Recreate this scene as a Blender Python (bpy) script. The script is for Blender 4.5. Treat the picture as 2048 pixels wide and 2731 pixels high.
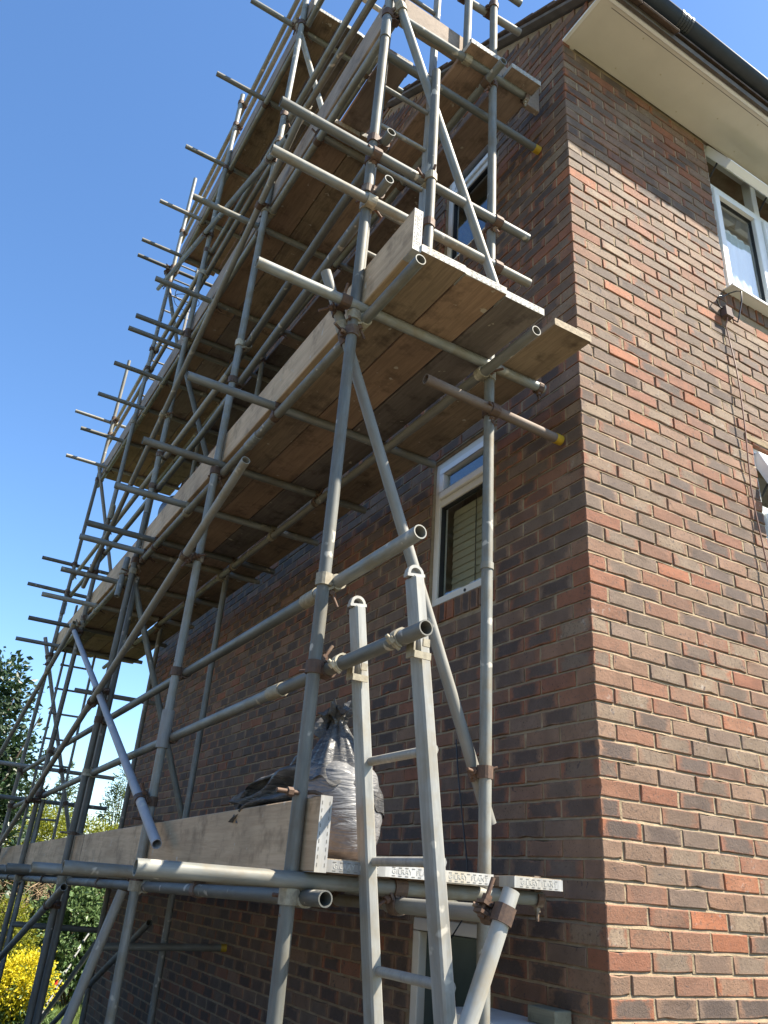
import bpy, bmesh, math, random
from mathutils import Vector, Matrix
random.seed(7)
R = math.radians
sc = bpy.context.scene
for o in list(bpy.data.objects):
    bpy.data.objects.remove(o, do_unlink=True)

# ------------------------------------------------------------------ camera
cam_d = bpy.data.cameras.new('camera')
cam = bpy.data.objects.new('camera', cam_d)
sc.collection.objects.link(cam)
CX = Vector((0.8585389, -0.50814006, 0.06859027))
CY = Vector((-0.27566239, -0.34462372, 0.8973543))
CZ = Vector((-0.43234384, -0.78932134, -0.43594797))
cam.matrix_world = Matrix(((CX.x, CY.x, CZ.x, -2.33), (CX.y, CY.y, CZ.y, -2.335), (CX.z, CY.z, CZ.z, 2.35), (0, 0, 0, 1)))
cam_d.sensor_fit = 'VERTICAL'
cam_d.sensor_height = 36.0
cam_d.lens = 2072.0 / 2731.0 * 36.0
cam_d.clip_start = 0.05
cam_d.clip_end = 1500.0
sc.camera = cam

# ------------------------------------------------------------------ sky, sun, exposure
SUN_AZ, SUN_EL = R(56.0), R(50.8)          # angle from the front wall's normal towards +X, elevation
to_sun = Vector((math.sin(SUN_AZ) * math.cos(SUN_EL), -math.cos(SUN_AZ) * math.cos(SUN_EL), math.sin(SUN_EL)))
world = bpy.data.worlds.new('World')
sc.world = world
world.use_nodes = True
wn = world.node_tree
wn.nodes.clear()
sky = wn.nodes.new('ShaderNodeTexSky')
sky.sky_type = 'NISHITA'
sky.sun_disc = False
sky.sun_elevation = SUN_EL
sky.sun_rotation = math.atan2(to_sun.x, to_sun.y)
sky.altitude = 0.0
sky.air_density = 1.0
sky.dust_density = 0.35
sky.ozone_density = 4.5
bg = wn.nodes.new('ShaderNodeBackground')
bg.inputs['Strength'].default_value = 0.100
wo = wn.nodes.new('ShaderNodeOutputWorld')
hs = wn.nodes.new('ShaderNodeHueSaturation')
hs.inputs['Saturation'].default_value = 1.10
hs.inputs['Value'].default_value = 1.0
wn.links.new(sky.outputs[0], hs.inputs['Color'])
wn.links.new(hs.outputs[0], bg.inputs['Color'])
wn.links.new(bg.outputs[0], wo.inputs['Surface'])
sun_d = bpy.data.lights.new('sun', 'SUN')
sun_d.energy = 5.0
sun_d.angle = R(0.53)
sun_d.color = (1.0, 0.91, 0.77)
sun = bpy.data.objects.new('sun', sun_d)
sun.rotation_euler = to_sun.to_track_quat('Z', 'Y').to_euler()
sun.location = to_sun * 30
sc.collection.objects.link(sun)
sc.view_settings.view_transform = 'Standard'
sc.view_settings.look = 'None'
sc.view_settings.gamma = 1.0
sc.view_settings.use_curve_mapping = False
sc.view_settings.exposure = 1.55
sc.cycles.max_bounces = 6
sc.cycles.diffuse_bounces = 3
sc.cycles.glossy_bounces = 3
sc.cycles.transmission_bounces = 3
sc.cycles.transparent_max_bounces = 8
sc.cycles.caustics_reflective = False
sc.cycles.caustics_refractive = False

# ------------------------------------------------------------------ helpers
COL = sc.collection

def ob(name, mesh, parent=None, loc=None, mat=None):
    o = bpy.data.objects.new(name, mesh)
    COL.objects.link(o)
    if parent is not None:
        o.parent = parent
    if loc is not None:
        o.location = loc
    if mat is not None and mesh is not None and not mesh.materials:
        for m in (mat if isinstance(mat, (list, tuple)) else [mat]):
            mesh.materials.append(m)
    return o

def tag(o, label, cat, group=None, kind=None):
    if label: o['label'] = label
    if cat: o['category'] = cat
    if group: o['group'] = group
    if kind: o['kind'] = kind
    return o

def thing(name, label, cat, loc=(0, 0, 0), group=None):
    o = bpy.data.objects.new(name, None)
    COL.objects.link(o)
    o.location = loc
    o.empty_display_size = 0.2
    return tag(o, label, cat, group)

class MB:
    """collects geometry for one mesh"""
    def __init__(s):
        s.v, s.f, s.mi, s.sm = [], [], [], []
    def add(s, vs, fs, mi=0, smooth=False):
        b = len(s.v)
        s.v += [tuple(x) for x in vs]
        for f in fs:
            s.f.append(tuple(b + i for i in f)); s.mi.append(mi); s.sm.append(smooth)
        return s
    def box(s, lo, hi, mi=0, M=None, jit=0.0):
        (x0, y0, z0), (x1, y1, z1) = lo, hi
        vs = [(x0, y0, z0), (x1, y0, z0), (x1, y1, z0), (x0, y1, z0), (x0, y0, z1), (x1, y0, z1), (x1, y1, z1), (x0, y1, z1)]
        if jit: vs = [tuple(c + random.uniform(-jit, jit) for c in v) for v in vs]
        if M is not None: vs = [tuple(M @ Vector(v)) for v in vs]
        return s.add(vs, [(0, 3, 2, 1), (4, 5, 6, 7), (0, 1, 5, 4), (1, 2, 6, 5), (2, 3, 7, 6), (3, 0, 4, 7)], mi)
    def cyl(s, p0, p1, r0, r1=None, n=10, mi=0, caps=True, smooth=True):
        r1 = r0 if r1 is None else r1
        p0, p1 = Vector(p0), Vector(p1)
        d = (p1 - p0).normalized()
        a = d.orthogonal().normalized(); c = d.cross(a)
        vs = []
        for p, r in ((p0, r0), (p1, r1)):
            for i in range(n):
                t = 2 * math.pi * i / n
                vs.append(p + (a * math.cos(t) + c * math.sin(t)) * r)
        s.add(vs, [(i, (i + 1) % n, n + (i + 1) % n, n + i) for i in range(n)], mi, smooth)
        if caps:
            s.add(vs[:n], [tuple(range(n - 1, -1, -1))], mi)
            s.add(vs[n:], [tuple(range(n))], mi)
        return s
    def path(s, pts, r, n=6, mi=0):
        pts = [Vector(p) for p in pts]
        vs = []; N = len(pts)
        up = Vector((0.13, 0.37, 0.9))
        for i, p in enumerate(pts):
            d = (pts[min(i + 1, N - 1)] - pts[max(i - 1, 0)]).normalized()
            a = d.cross(up)
            if a.length < 1e-3: a = d.orthogonal()
            a.normalize(); c = d.cross(a)
            rr = r[i] if isinstance(r, (list, tuple)) else r
            for k in range(n):
                t = 2 * math.pi * k / n
                vs.append(p + (a * math.cos(t) + c * math.sin(t)) * rr)
        fs = []
        for i in range(N - 1):
            for k in range(n):
                fs.append((i * n + k, i * n + (k + 1) % n, (i + 1) * n + (k + 1) % n, (i + 1) * n + k))
        s.add(vs, fs, mi, True)
        s.add(vs[:n], [tuple(range(n - 1, -1, -1))], mi); s.add(vs[-n:], [tuple(range(n))], mi)
        return s
    def mesh(s, name, mats=None, bevel=0.0):
        m = bpy.data.meshes.new(name)
        m.from_pydata(s.v, [], s.f)
        m.polygons.foreach_set('material_index', s.mi)
        m.polygons.foreach_set('use_smooth', s.sm)
        m.update()
        if bevel:
            bm = bmesh.new(); bm.from_mesh(m)
            bmesh.ops.remove_doubles(bm, verts=bm.verts, dist=1e-5)
            bmesh.ops.bevel(bm, geom=list(bm.edges), offset=bevel, segments=1, affect='EDGES', clamp_overlap=True)
            bm.to_mesh(m); bm.free()
        for x in (mats if isinstance(mats, (list, tuple)) else ([mats] if mats else [])):
            m.materials.append(x)
        return m

# ------------------------------------------------------------------ materials
class NT:
    def __init__(s, name):
        s.m = bpy.data.materials.new(name); s.m.use_nodes = True
        s.t = s.m.node_tree; s.t.nodes.clear()
        s.out = s.n('ShaderNodeOutputMaterial'); s.p = s.n('ShaderNodeBsdfPrincipled')
        s.l(s.p.outputs[0], s.out.inputs[0])
    def n(s, t, **kw):
        x = s.t.nodes.new(t)
        for k, v in kw.items(): setattr(x, k, v)
        return x
    def l(s, a, b): s.t.links.new(a, b)
    def val(s, sock, v):
        if hasattr(v, 'links'): s.l(v, sock)
        else: sock.default_value = v if not isinstance(v, tuple) or len(v) != 3 or sock.type != 'RGBA' else (*v, 1)
    def obj(s, scale=(1, 1, 1), offs=True):
        tc = s.n('ShaderNodeTexCoord'); mp = s.n('ShaderNodeMapping')
        mp.inputs['Scale'].default_value = scale
        s.l(tc.outputs['Object'], mp.inputs['Vector'])
        if offs:
            oi = s.n('ShaderNodeObjectInfo'); mu = s.math('MULTIPLY', oi.outputs['Random'], 37.0)
            cb = s.n('ShaderNodeCombineXYZ')
            for i in range(3): s.l(mu, cb.inputs[i])
            s.l(cb.outputs[0], mp.inputs['Location'])
        return mp.outputs[0]
    def rnd(s): return s.n('ShaderNodeObjectInfo').outputs['Random']
    def noise(s, vec, scale, detail=4.0, rough=0.6, dist=0.0):
        x = s.n('ShaderNodeTexNoise')
        if vec is not None: s.l(vec, x.inputs['Vector'])
        x.inputs['Scale'].default_value = scale; x.inputs['Detail'].default_value = detail
        x.inputs['Roughness'].default_value = rough; x.inputs['Distortion'].default_value = dist
        return x.outputs['Fac']
    def math(s, op, a, b=0.0, c=None):
        x = s.n('ShaderNodeMath', operation=op)
        s.val(x.inputs[0], a); s.val(x.inputs[1], b)
        if c is not None: s.val(x.inputs[2], c)
        return x.outputs[0]
    def ramp(s, fac, stops, interp='LINEAR'):
        x = s.n('ShaderNodeValToRGB'); x.color_ramp.interpolation = interp
        e = x.color_ramp.elements
        while len(e) < len(stops): e.new(0.5)
        for k, (p, c) in enumerate(stops):
            e[k].position = p; e[k].color = (*c, 1) if isinstance(c, tuple) else (c, c, c, 1)
        s.val(x.inputs[0], fac)
        return x.outputs[0]
    def mix(s, fac, a, b, mode='MIX'):
        x = s.n('ShaderNodeMix', data_type='RGBA', blend_type=mode)
        s.val(x.inputs[0], fac); s.val(x.inputs[6], a); s.val(x.inputs[7], b)
        return x.outputs[2]
    def bump(s, h, strength=0.3, dist=0.005, prev=None):
        x = s.n('ShaderNodeBump'); x.inputs['Strength'].default_value = strength; x.inputs['Distance'].default_value = dist
        s.l(h, x.inputs['Height'])
        if prev is not None: s.l(prev, x.inputs['Normal'])
        return x.outputs[0]
    def fin(s, col=None, rough=None, metal=None, normal=None, spec=None):
        if col is not None: s.val(s.p.inputs['Base Color'], col)
        if rough is not None: s.val(s.p.inputs['Roughness'], rough)
        if metal is not None: s.val(s.p.inputs['Metallic'], metal)
        if normal is not None: s.l(normal, s.p.inputs['Normal'])
        if spec is not None: s.val(s.p.inputs['Specular IOR Level'], spec)
        return s.m

def plain(name, col, rough=0.5, metal=0.0, var=0.12, scale=8.0, bump=0.0):
    t = NT(name); v = t.obj()
    n = t.noise(v, scale, 5)
    c = t.mix(t.ramp(n, [(0.3, 0.0), (0.7, 1.0)]), tuple(x * (1 - var) for x in col), tuple(min(1, x * (1 + var)) for x in col))
    nr = t.bump(t.noise(v, scale * 8, 4), bump, 0.003) if bump else None
    r = t.math('ADD', rough - 0.06, t.math('MULTIPLY', n, 0.12))
    return t.fin(c, r, metal, nr)

def galv(name, lo, hi, stain, metal=0.22, rough=0.42):
    t = NT(name)
    v = t.obj((1, 1, 0.12)); u = t.obj((1, 1, 1))
    n1 = t.noise(v, 30, 4, 0.7); n2 = t.noise(u, 7.5, 4, 0.65); n3 = n1
    c = t.mix(t.ramp(n1, [(0.3, 0.0), (0.72, 1.0)]), lo, hi)
    rr = t.rnd()
    c = t.mix(t.math('MULTIPLY', t.ramp(n2, [(0.45, 0.0), (0.72, 1.0)]), t.math('ADD', 0.35, t.math('MULTIPLY', rr, 0.65))), c, stain)
    c = t.mix(1.0, c, t.ramp(rr, [(0.0, 0.62), (0.5, 0.92), (1.0, 1.15)]), 'MULTIPLY')
    sp = t.ramp(t.math('MULTIPLY', t.noise(u, 22, 3, 0.4), t.ramp(t.noise(u, 3, 2), [(0.4, 0.0), (0.6, 1.0)])), [(0.60, 0.0), (0.66, 0.8)])
    c = t.mix(sp, c, (0.50, 0.46, 0.38))
    ro = t.math('ADD', rough, t.math('MULTIPLY', t.math('ADD', n2, t.math('MULTIPLY', n3, 0.6)), 0.22))
    me = t.math('MULTIPLY', metal, t.math('SUBTRACT', 1.0, sp))
    h = t.math('ADD', t.math('MULTIPLY', n3, 0.6), sp)
    return t.fin(c, ro, me, t.bump(h, 0.10, 0.0015))

M = {}
M['tube'] = galv('galvanised_tube', (0.155, 0.168, 0.16), (0.315, 0.32, 0.295), (0.20, 0.165, 0.10))
M['tube_dull'] = galv('dull_stained_tube', (0.125, 0.132, 0.12), (0.27, 0.265, 0.23), (0.17, 0.13, 0.075), 0.2, 0.46)
M['tube_pale'] = galv('pale_weathered_tube', (0.25, 0.25, 0.225), (0.39, 0.38, 0.34), (0.28, 0.23, 0.15), 0.15, 0.5)
M['tube_blue'] = galv('pale_blue_tube', (0.36, 0.355, 0.36), (0.46, 0.455, 0.46), (0.34, 0.33, 0.33), 0.1, 0.5)
M['tube_rust'] = galv('rusty_tube', (0.20, 0.15, 0.12), (0.30, 0.24, 0.19), (0.17, 0.09, 0.05), 0.2, 0.6)
M['alu'] = galv('aluminium', (0.20, 0.20, 0.185), (0.355, 0.35, 0.315), (0.24, 0.205, 0.145), 0.25, 0.42)
M['band'] = galv('end_band_steel', (0.30, 0.30, 0.295), (0.50, 0.50, 0.475), (0.42, 0.36, 0.25), 0.15, 0.55)

def rusty(name, a, b, c_):
    t = NT(name); v = t.obj()
    n = t.noise(v, 45, 6, 0.7); n2 = t.noise(v, 12, 3)
    c = t.mix(t.ramp(n, [(0.3, 0.0), (0.7, 1.0)]), a, b)
    c = t.mix(t.math('MULTIPLY', t.ramp(n2, [(0.5, 0.0), (0.62, 1.0)]), t.ramp(t.rnd(), [(0.45, 0.0), (0.8, 1.0)])), c, c_)
    return t.fin(c, t.math('ADD', 0.55, t.math('MULTIPLY', n, 0.3)), 0.15, t.bump(n, 0.35, 0.002))
M['coupler'] = rusty('rusty_coupler', (0.060, 0.038, 0.028), (0.145, 0.085, 0.052), (0.34, 0.29, 0.21))
M['coupler_galv'] = rusty('mortar_spattered_coupler', (0.20, 0.17, 0.12), (0.40, 0.36, 0.26), (0.55, 0.50, 0.38))
M['bolt'] = rusty('rusty_bolt', (0.07, 0.04, 0.028), (0.17, 0.095, 0.055), (0.24, 0.17, 0.11))

def wood(name, fresh, grey, dark, axis=1, greymix=(0.0, 1.0)):
    t = NT(name)
    sca = [9.0, 9.0, 9.0]; sca[axis] = 0.55
    v = t.obj(tuple(sca)); u = t.obj((1, 1, 1))
    g = t.noise(v, 3.2, 5, 0.68, 0.8); g2 = t.noise(v, 14, 2, 0.7)
    b = t.noise(u, 2.3, 2, 0.6)
    base = t.mix(t.ramp(t.rnd(), [(0.15, greymix[0]), (0.85, greymix[1])]), fresh, grey)
    c = t.mix(t.ramp(g, [(0.42, 0.0), (0.75, 0.7)]), base, dark)
    c = t.mix(t.math('MULTIPLY', t.ramp(g2, [(0.45, 0.0), (0.7, 1.0)]), 0.35), c, dark)
    st = t.noise(u, 6.0, 4, 0.7)
    c = t.mix(t.ramp(st, [(0.52, 0.0), (0.70, 0.7)]), c, tuple(x * 0.55 for x in dark))
    c = t.mix(1.0, c, t.ramp(b, [(0.25, 0.72), (0.75, 1.15)]), 'MULTIPLY')
    dab = t.ramp(t.noise(u, 16, 3, 0.45), [(0.70, 0.0), (0.73, 0.8)])
    c = t.mix(dab, c, (0.50, 0.45, 0.36))
    h = t.math('ADD', g, t.math('MULTIPLY', g2, 0.7))
    return t.fin(c, 0.78, 0.0, t.bump(h, 0.4, 0.002), 0.25)
M['board'] = wood('scaffold_board_wood', (0.37, 0.255, 0.175), (0.23, 0.19, 0.16), (0.15, 0.11, 0.083))
M['toe'] = wood('weathered_toe_board', (0.66, 0.47, 0.265), (0.56, 0.41, 0.26), (0.36, 0.24, 0.135))
M['board_orange'] = wood('orange_scaffold_board', (0.37, 0.245, 0.155), (0.33, 0.225, 0.15), (0.20, 0.13, 0.085))
M['board_grey'] = wood('grey_scaffold_board', (0.21, 0.175, 0.145), (0.17, 0.145, 0.125), (0.09, 0.07, 0.06))
M['board_tan'] = wood('tan_scaffold_board', (0.33, 0.24, 0.15), (0.29, 0.22, 0.15), (0.12, 0.085, 0.06))
M['toe_grey'] = wood('grey_toe_board', (0.36, 0.28, 0.21), (0.29, 0.235, 0.19), (0.20, 0.155, 0.12))
M['endgrain'] = plain('end_grain', (0.36, 0.29, 0.20), 0.9, 0, 0.35, 60, 0.5)
M['letter'] = plain('worn_lettering', (0.42, 0.41, 0.37), 0.6)
M['slot'] = plain('band_slot', (0.16, 0.15, 0.13), 0.7)
M['dark'] = plain('dark_void', (0.015, 0.014, 0.013), 0.8)

def brick_mat():
    t = NT('multi_red_brick')
    at = t.n('ShaderNodeAttribute'); at.attribute_name = 'rnd'
    sp = t.n('ShaderNodeSeparateColor'); t.l(at.outputs['Color'], sp.inputs[0])
    r, g, b = sp.outputs[0], sp.outputs[1], sp.outputs[2]
    uv = t.n('ShaderNodeUVMap'); uv.uv_map = 'face'
    su = t.n('ShaderNodeSeparateXYZ'); t.l(uv.outputs[0], su.inputs[0])
    geo = t.n('ShaderNodeNewGeometry')
    pos = geo.outputs['Position']
    n1 = t.noise(pos, 26, 4, 0.65); n2 = t.noise(pos, 90, 3, 0.7); n3 = t.noise(pos, 9, 2)
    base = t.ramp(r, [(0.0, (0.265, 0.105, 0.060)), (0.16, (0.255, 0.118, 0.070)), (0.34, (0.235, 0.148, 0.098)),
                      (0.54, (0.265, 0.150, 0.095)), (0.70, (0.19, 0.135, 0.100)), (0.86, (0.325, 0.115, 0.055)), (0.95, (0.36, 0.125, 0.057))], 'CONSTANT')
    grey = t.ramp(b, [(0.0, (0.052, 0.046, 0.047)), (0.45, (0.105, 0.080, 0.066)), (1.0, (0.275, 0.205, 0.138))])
    ed = t.math('MAXIMUM', t.math('ABSOLUTE', su.outputs[0]), t.math('MULTIPLY', t.math('ABSOLUTE', su.outputs[1]), 0.82))
    wob = t.math('ADD', ed, t.math('MULTIPLY', t.math('SUBTRACT', n1, 0.5), 0.9))
    flash = t.ramp(wob, [(0.66, 1.0), (0.96, 0.0)])
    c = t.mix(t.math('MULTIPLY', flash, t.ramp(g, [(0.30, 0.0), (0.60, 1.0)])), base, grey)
    spk = t.ramp(t.noise(pos, 62, 3, 0.6), [(0.54, 0.0), (0.66, 1.0)])
    c = t.mix(t.math('MULTIPLY', spk, t.ramp(b, [(0.2, 0.15), (0.75, 0.62)])), c, (0.085, 0.066, 0.056))
    # dusty streaks, burnt spots and pits
    c = t.mix(t.math('MULTIPLY', t.ramp(n2, [(0.45, 0.0), (0.75, 1.0)]), 0.22), c, (0.26, 0.17, 0.115))
    c = t.mix(t.ramp(t.noise(pos, 34, 3, 0.5, 1.2), [(0.66, 0.0), (0.71, 0.85)]), c, (0.055, 0.048, 0.05))
    c = t.mix(t.ramp(t.noise(pos, 130, 2, 0.5), [(0.665, 0.0), (0.70, 0.9)]), c, (0.03, 0.024, 0.022))
    c = t.mix(t.math('MULTIPLY', t.ramp(t.noise(pos, 17, 3, 0.75), [(0.60, 0.0), (0.72, 1.0)]), t.ramp(b, [(0.72, 0.0), (0.9, 0.55)])), c, (0.46, 0.42, 0.37))
    c = t.mix(1.0, c, t.ramp(n3, [(0.3, 0.82), (0.7, 1.15)]), 'MULTIPLY')
    c = t.mix(0.18, c, (0.20, 0.128, 0.088))
    h = t.math('ADD', t.math('ADD', t.math('MULTIPLY', n1, 0.35), n2), t.math('MULTIPLY', t.noise(pos, 260, 3, 0.6), 0.6))
    return t.fin(c, t.math('ADD', 0.68, t.math('MULTIPLY', n2, 0.25)), 0.0, t.bump(h, 0.7, 0.0035), 0.22)
M['brick'] = brick_mat()

def mortar_mat():
    t = NT('sandy_mortar')
    geo = t.n('ShaderNodeNewGeometry'); pos = geo.outputs['Position']
    n1 = t.noise(pos, 14, 5, 0.65); n2 = t.noise(pos, 120, 5, 0.75)
    c = t.mix(t.ramp(n1, [(0.3, 0.0), (0.7, 1.0)]), (0.25, 0.185, 0.115), (0.40, 0.315, 0.205))
    c = t.mix(t.math('MULTIPLY', t.ramp(t.noise(pos, 5, 3), [(0.55, 0.0), (0.7, 0.7)]), 1.0), c, (0.33, 0.19, 0.11))
    c = t.mix(t.math('MULTIPLY', t.ramp(n2, [(0.55, 0.0), (0.75, 1.0)]), 0.5), c, (0.22, 0.17, 0.11))
    return t.fin(c, 0.95, 0, t.bump(t.math('ADD', n2, t.math('MULTIPLY', n1, 1.5)), 0.9, 0.006), 0.15)
M['mortar'] = mortar_mat()

M['upvc'] = plain('white_upvc', (0.78, 0.78, 0.76), 0.32, 0, 0.03, 6)
M['frame_old'] = plain('off_white_frame', (0.70, 0.66, 0.58), 0.4, 0, 0.05, 7)
M['gasket'] = plain('black_gasket', (0.02, 0.02, 0.02), 0.6)
M['soffit'] = plain('cream_soffit', (0.61, 0.57, 0.485), 0.6, 0, 0.06, 3)
M['black_pvc'] = plain('black_gutter_plastic', (0.022, 0.026, 0.028), 0.55, 0, 0.2, 14)
M['tile'] = plain('roof_tile_clay', (0.105, 0.07, 0.05), 0.85, 0, 0.35, 18, 0.4)
M['verge'] = plain('verge_undercloak', (0.13, 0.11, 0.09), 0.8, 0, 0.3, 12, 0.3)
M['green_door'] = plain('dark_green_door', (0.035, 0.055, 0.052), 0.22, 0, 0.15, 5)
M['cable_black'] = plain('black_cable', (0.02, 0.02, 0.022), 0.4)
M['cable_brown'] = plain('brown_cable', (0.23, 0.11, 0.07), 0.55)
M['box_brown'] = plain('brown_plastic_box', (0.10, 0.065, 0.055), 0.8, 0, 0.15)
M['yellow'] = plain('yellow_cap', (0.48, 0.30, 0.02), 0.5, 0, 0.25, 20)
M['red'] = plain('red_tag', (0.6, 0.05, 0.03), 0.5)
M['rope'] = plain('blue_rope', (0.03, 0.035, 0.16), 0.7)
M['room'] = plain('room_plaster', (0.42, 0.40, 0.35), 0.9)
M['blind'] = plain('beige_blind', (0.50, 0.44, 0.30), 0.75, 0, 0.05)
M['curtain'] = plain('net_curtain', (0.9, 0.9, 0.9), 0.9, 0, 0.02)
M['lid'] = plain('white_lid', (0.72, 0.72, 0.68), 0.5)
M['block'] = wood('mossy_timber', (0.22, 0.21, 0.13), (0.26, 0.25, 0.18), (0.13, 0.12, 0.08), axis=1)

def glass_mat():
    t = NT('window_glass')
    t.t.nodes.remove(t.p)
    fr = t.n('ShaderNodeFresnel'); fr.inputs['IOR'].default_value = 1.75
    gl = t.n('ShaderNodeBsdfGlossy'); gl.inputs['Roughness'].default_value = 0.01; gl.inputs['Color'].default_value = (0.95, 0.97, 1, 1)
    tr = t.n('ShaderNodeBsdfTransparent'); tr.inputs['Color'].default_value = (0.92, 0.95, 0.94, 1)
    geo = t.n('ShaderNodeTexCoord')
    nz = t.noise(geo.outputs['Object'], 2.2, 2, 0.5)
    bp = t.bump(nz, 0.06, 0.02)
    t.l(bp, gl.inputs['Normal'])
    mx = t.n('ShaderNodeMixShader')
    g2 = t.n('ShaderNodeNewGeometry')
    t.l(t.math('MULTIPLY', t.math('ADD', 0.09, fr.outputs[0]), t.math('SUBTRACT', 1.0, g2.outputs['Backfacing'])), mx.inputs[0]); t.l(tr.outputs[0], mx.inputs[1]); t.l(gl.outputs[0], mx.inputs[2])
    t.l(mx.outputs[0], t.out.inputs[0])
    return t.m
M['glass'] = glass_mat()

def leaf_mat(name, a, b, tr=0.35, rough=0.45):
    t = NT(name)
    at = t.n('ShaderNodeAttribute'); at.attribute_name = 'rnd'
    c = t.mix(at.outputs['Fac'], a, b)
    t.fin(c, rough)
    tl = t.n('ShaderNodeBsdfTranslucent'); t.l(t.mix(0.5, c, tuple(min(1, x * 1.6) for x in b)), tl.inputs['Color'])
    mx = t.n('ShaderNodeMixShader'); mx.inputs[0].default_value = tr
    t.l(t.p.outputs[0], mx.inputs[1]); t.l(tl.outputs[0], mx.inputs[2]); t.l(mx.outputs[0], t.out.inputs[0])
    return t.m
M['leaf_dark'] = leaf_mat('dark_glossy_leaf', (0.014, 0.030, 0.012), (0.04, 0.078, 0.026), 0.15, 0.4)
M['leaf_laurel'] = leaf_mat('laurel_leaf', (0.05, 0.10, 0.03), (0.19, 0.27, 0.11), 0.3, 0.3)
M['leaf_gold'] = leaf_mat('golden_conifer_leaf', (0.09, 0.13, 0.012), (0.30, 0.30, 0.02), 0.3, 0.6)
M['leaf_conifer'] = leaf_mat('conifer_leaf', (0.04, 0.07, 0.02), (0.11, 0.15, 0.035), 0.2, 0.6)
M['leaf_yellow'] = leaf_mat('yellow_blossom', (0.52, 0.42, 0.01), (0.78, 0.66, 0.04), 0.3, 0.6)
M['leaf_grass'] = leaf_mat('grass_blade', (0.07, 0.12, 0.02), (0.20, 0.27, 0.06), 0.3, 0.6)
M['leaf_core'] = plain('hedge_core', (0.018, 0.03, 0.012), 0.9, 0, 0.4, 6)
M['added_pale_brick'] = plain('pale_bounce_brick', (0.38, 0.265, 0.16), 0.9, 0, 0.2, 3)
M['added_creosote'] = plain('added_creosoted_timber', (0.05, 0.035, 0.025), 0.9, 0, 0.3, 6)
M['twig'] = plain('dry_twig', (0.25, 0.18, 0.11), 0.9, 0, 0.4, 9)
M['bark'] = plain('bark', (0.10, 0.075, 0.05), 0.95, 0, 0.4, 14, 0.6)

def lawn_mat():
    t = NT('lawn')
    geo = t.n('ShaderNodeNewGeometry'); pos = geo.outputs['Position']
    n1 = t.noise(pos, 1.3, 6, 0.7); n2 = t.noise(pos, 30, 4, 0.7)
    c = t.mix(t.ramp(n1, [(0.35, 0.0), (0.65, 1.0)]), (0.06, 0.085, 0.03), (0.11, 0.125, 0.05))
    c = t.mix(t.math('MULTIPLY', t.ramp(n2, [(0.4, 0.0), (0.7, 1.0)]), 0.5), c, (0.14, 0.12, 0.075))
    return t.fin(c, 0.95, 0, t.bump(n2, 0.8, 0.03), 0.1)
M['lawn'] = lawn_mat()

def paving_mat():
    t = NT('concrete_path')
    geo = t.n('ShaderNodeNewGeometry'); pos = geo.outputs['Position']
    n1 = t.noise(pos, 2.0, 6, 0.7); n2 = t.noise(pos, 60, 4, 0.7)
    c = t.mix(n1, (0.14, 0.125, 0.105), (0.22, 0.20, 0.17))
    return t.fin(t.mix(t.math('MULTIPLY', n2, 0.3), c, (0.14, 0.13, 0.11)), 0.92, 0, t.bump(n2, 0.4, 0.004))
M['paving'] = paving_mat()

def asphalt_mat():
    t = NT('added_asphalt')
    geo = t.n('ShaderNodeNewGeometry'); pos = geo.outputs['Position']
    n1 = t.noise(pos, 1.2, 6, 0.7); n2 = t.noise(pos, 90, 4, 0.7)
    return t.fin(t.mix(n1, (0.048, 0.046, 0.043), (0.08, 0.077, 0.071)), 0.9, 0, t.bump(n2, 0.5, 0.004))
M['added_asphalt'] = asphalt_mat()

def sack_mat(name, a, b, rough, dusty, crease):
    t = NT(name); v = t.obj(offs=False)
    n = t.noise(v, 7, 5, 0.65); n2 = t.noise(v, 30, 4, 0.7)
    c = t.mix(t.ramp(n, [(0.35, 0.0), (0.7, 1.0)]), a, b)
    c = t.mix(t.math('MULTIPLY', t.ramp(n2, [(0.5, 0.0), (0.75, 1.0)]), dusty), c, (0.40, 0.37, 0.33))
    mp = t.n('ShaderNodeMapping'); mp.inputs['Rotation'].default_value = (0.5, 0.6, 0.3); mp.inputs['Scale'].default_value = (3.0, 3.0, 15.0)
    t.l(v, mp.inputs['Vector'])
    w = t.noise(mp.outputs[0], 1.6, 3, 0.55, 1.5)
    rid = t.math('SUBTRACT', 1.0, t.math('MULTIPLY', t.math('ABSOLUTE', t.math('SUBTRACT', w, 0.5)), 4.0))
    h = t.math('ADD', t.math('MULTIPLY', rid, 1.0), t.math('MULTIPLY', n2, 0.15))
    return t.fin(c, rough, 0, t.bump(h, crease, 0.02))
M['sack'] = sack_mat('dusty_grey_sack', (0.105, 0.108, 0.112), (0.18, 0.18, 0.18), 0.48, 0.18, 0.3)
M['black_poly'] = sack_mat('dusty_black_polythene', (0.035, 0.038, 0.043), (0.10, 0.096, 0.088), 0.38, 0.3, 0.35)

# ------------------------------------------------------------------ ground
def grid_sheet(name, x0, x1, y0, y1, z, mat, n=2):
    mb = MB()
    mb.add([(x0, y0, z), (x1, y0, z), (x1, y1, z), (x0, y1, z)], [(0, 1, 2, 3)])
    return ob(name, mb.mesh(name, mat))
g = grid_sheet('ground', -600, 600, -600, 600, 0.0, M['lawn']); g['kind'] = 'structure'
g = grid_sheet('path', -1.9, -0.001, -3.0, 9.2, 0.006, M['paving']); g['kind'] = 'structure'
g = grid_sheet('added_driveway', -13.49, -1.901, -3.0, 10.0, 0.006, M['added_asphalt']); g['kind'] = 'structure'  # unseen dark ground put in so less light bounces onto the gable
g = grid_sheet('added_forecourt', -9.0, 12.0, -16.0, -3.001, 0.006, M['paving']); g['kind'] = 'structure'  # unseen paving put in so light bounced to the soffit is less green

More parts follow.
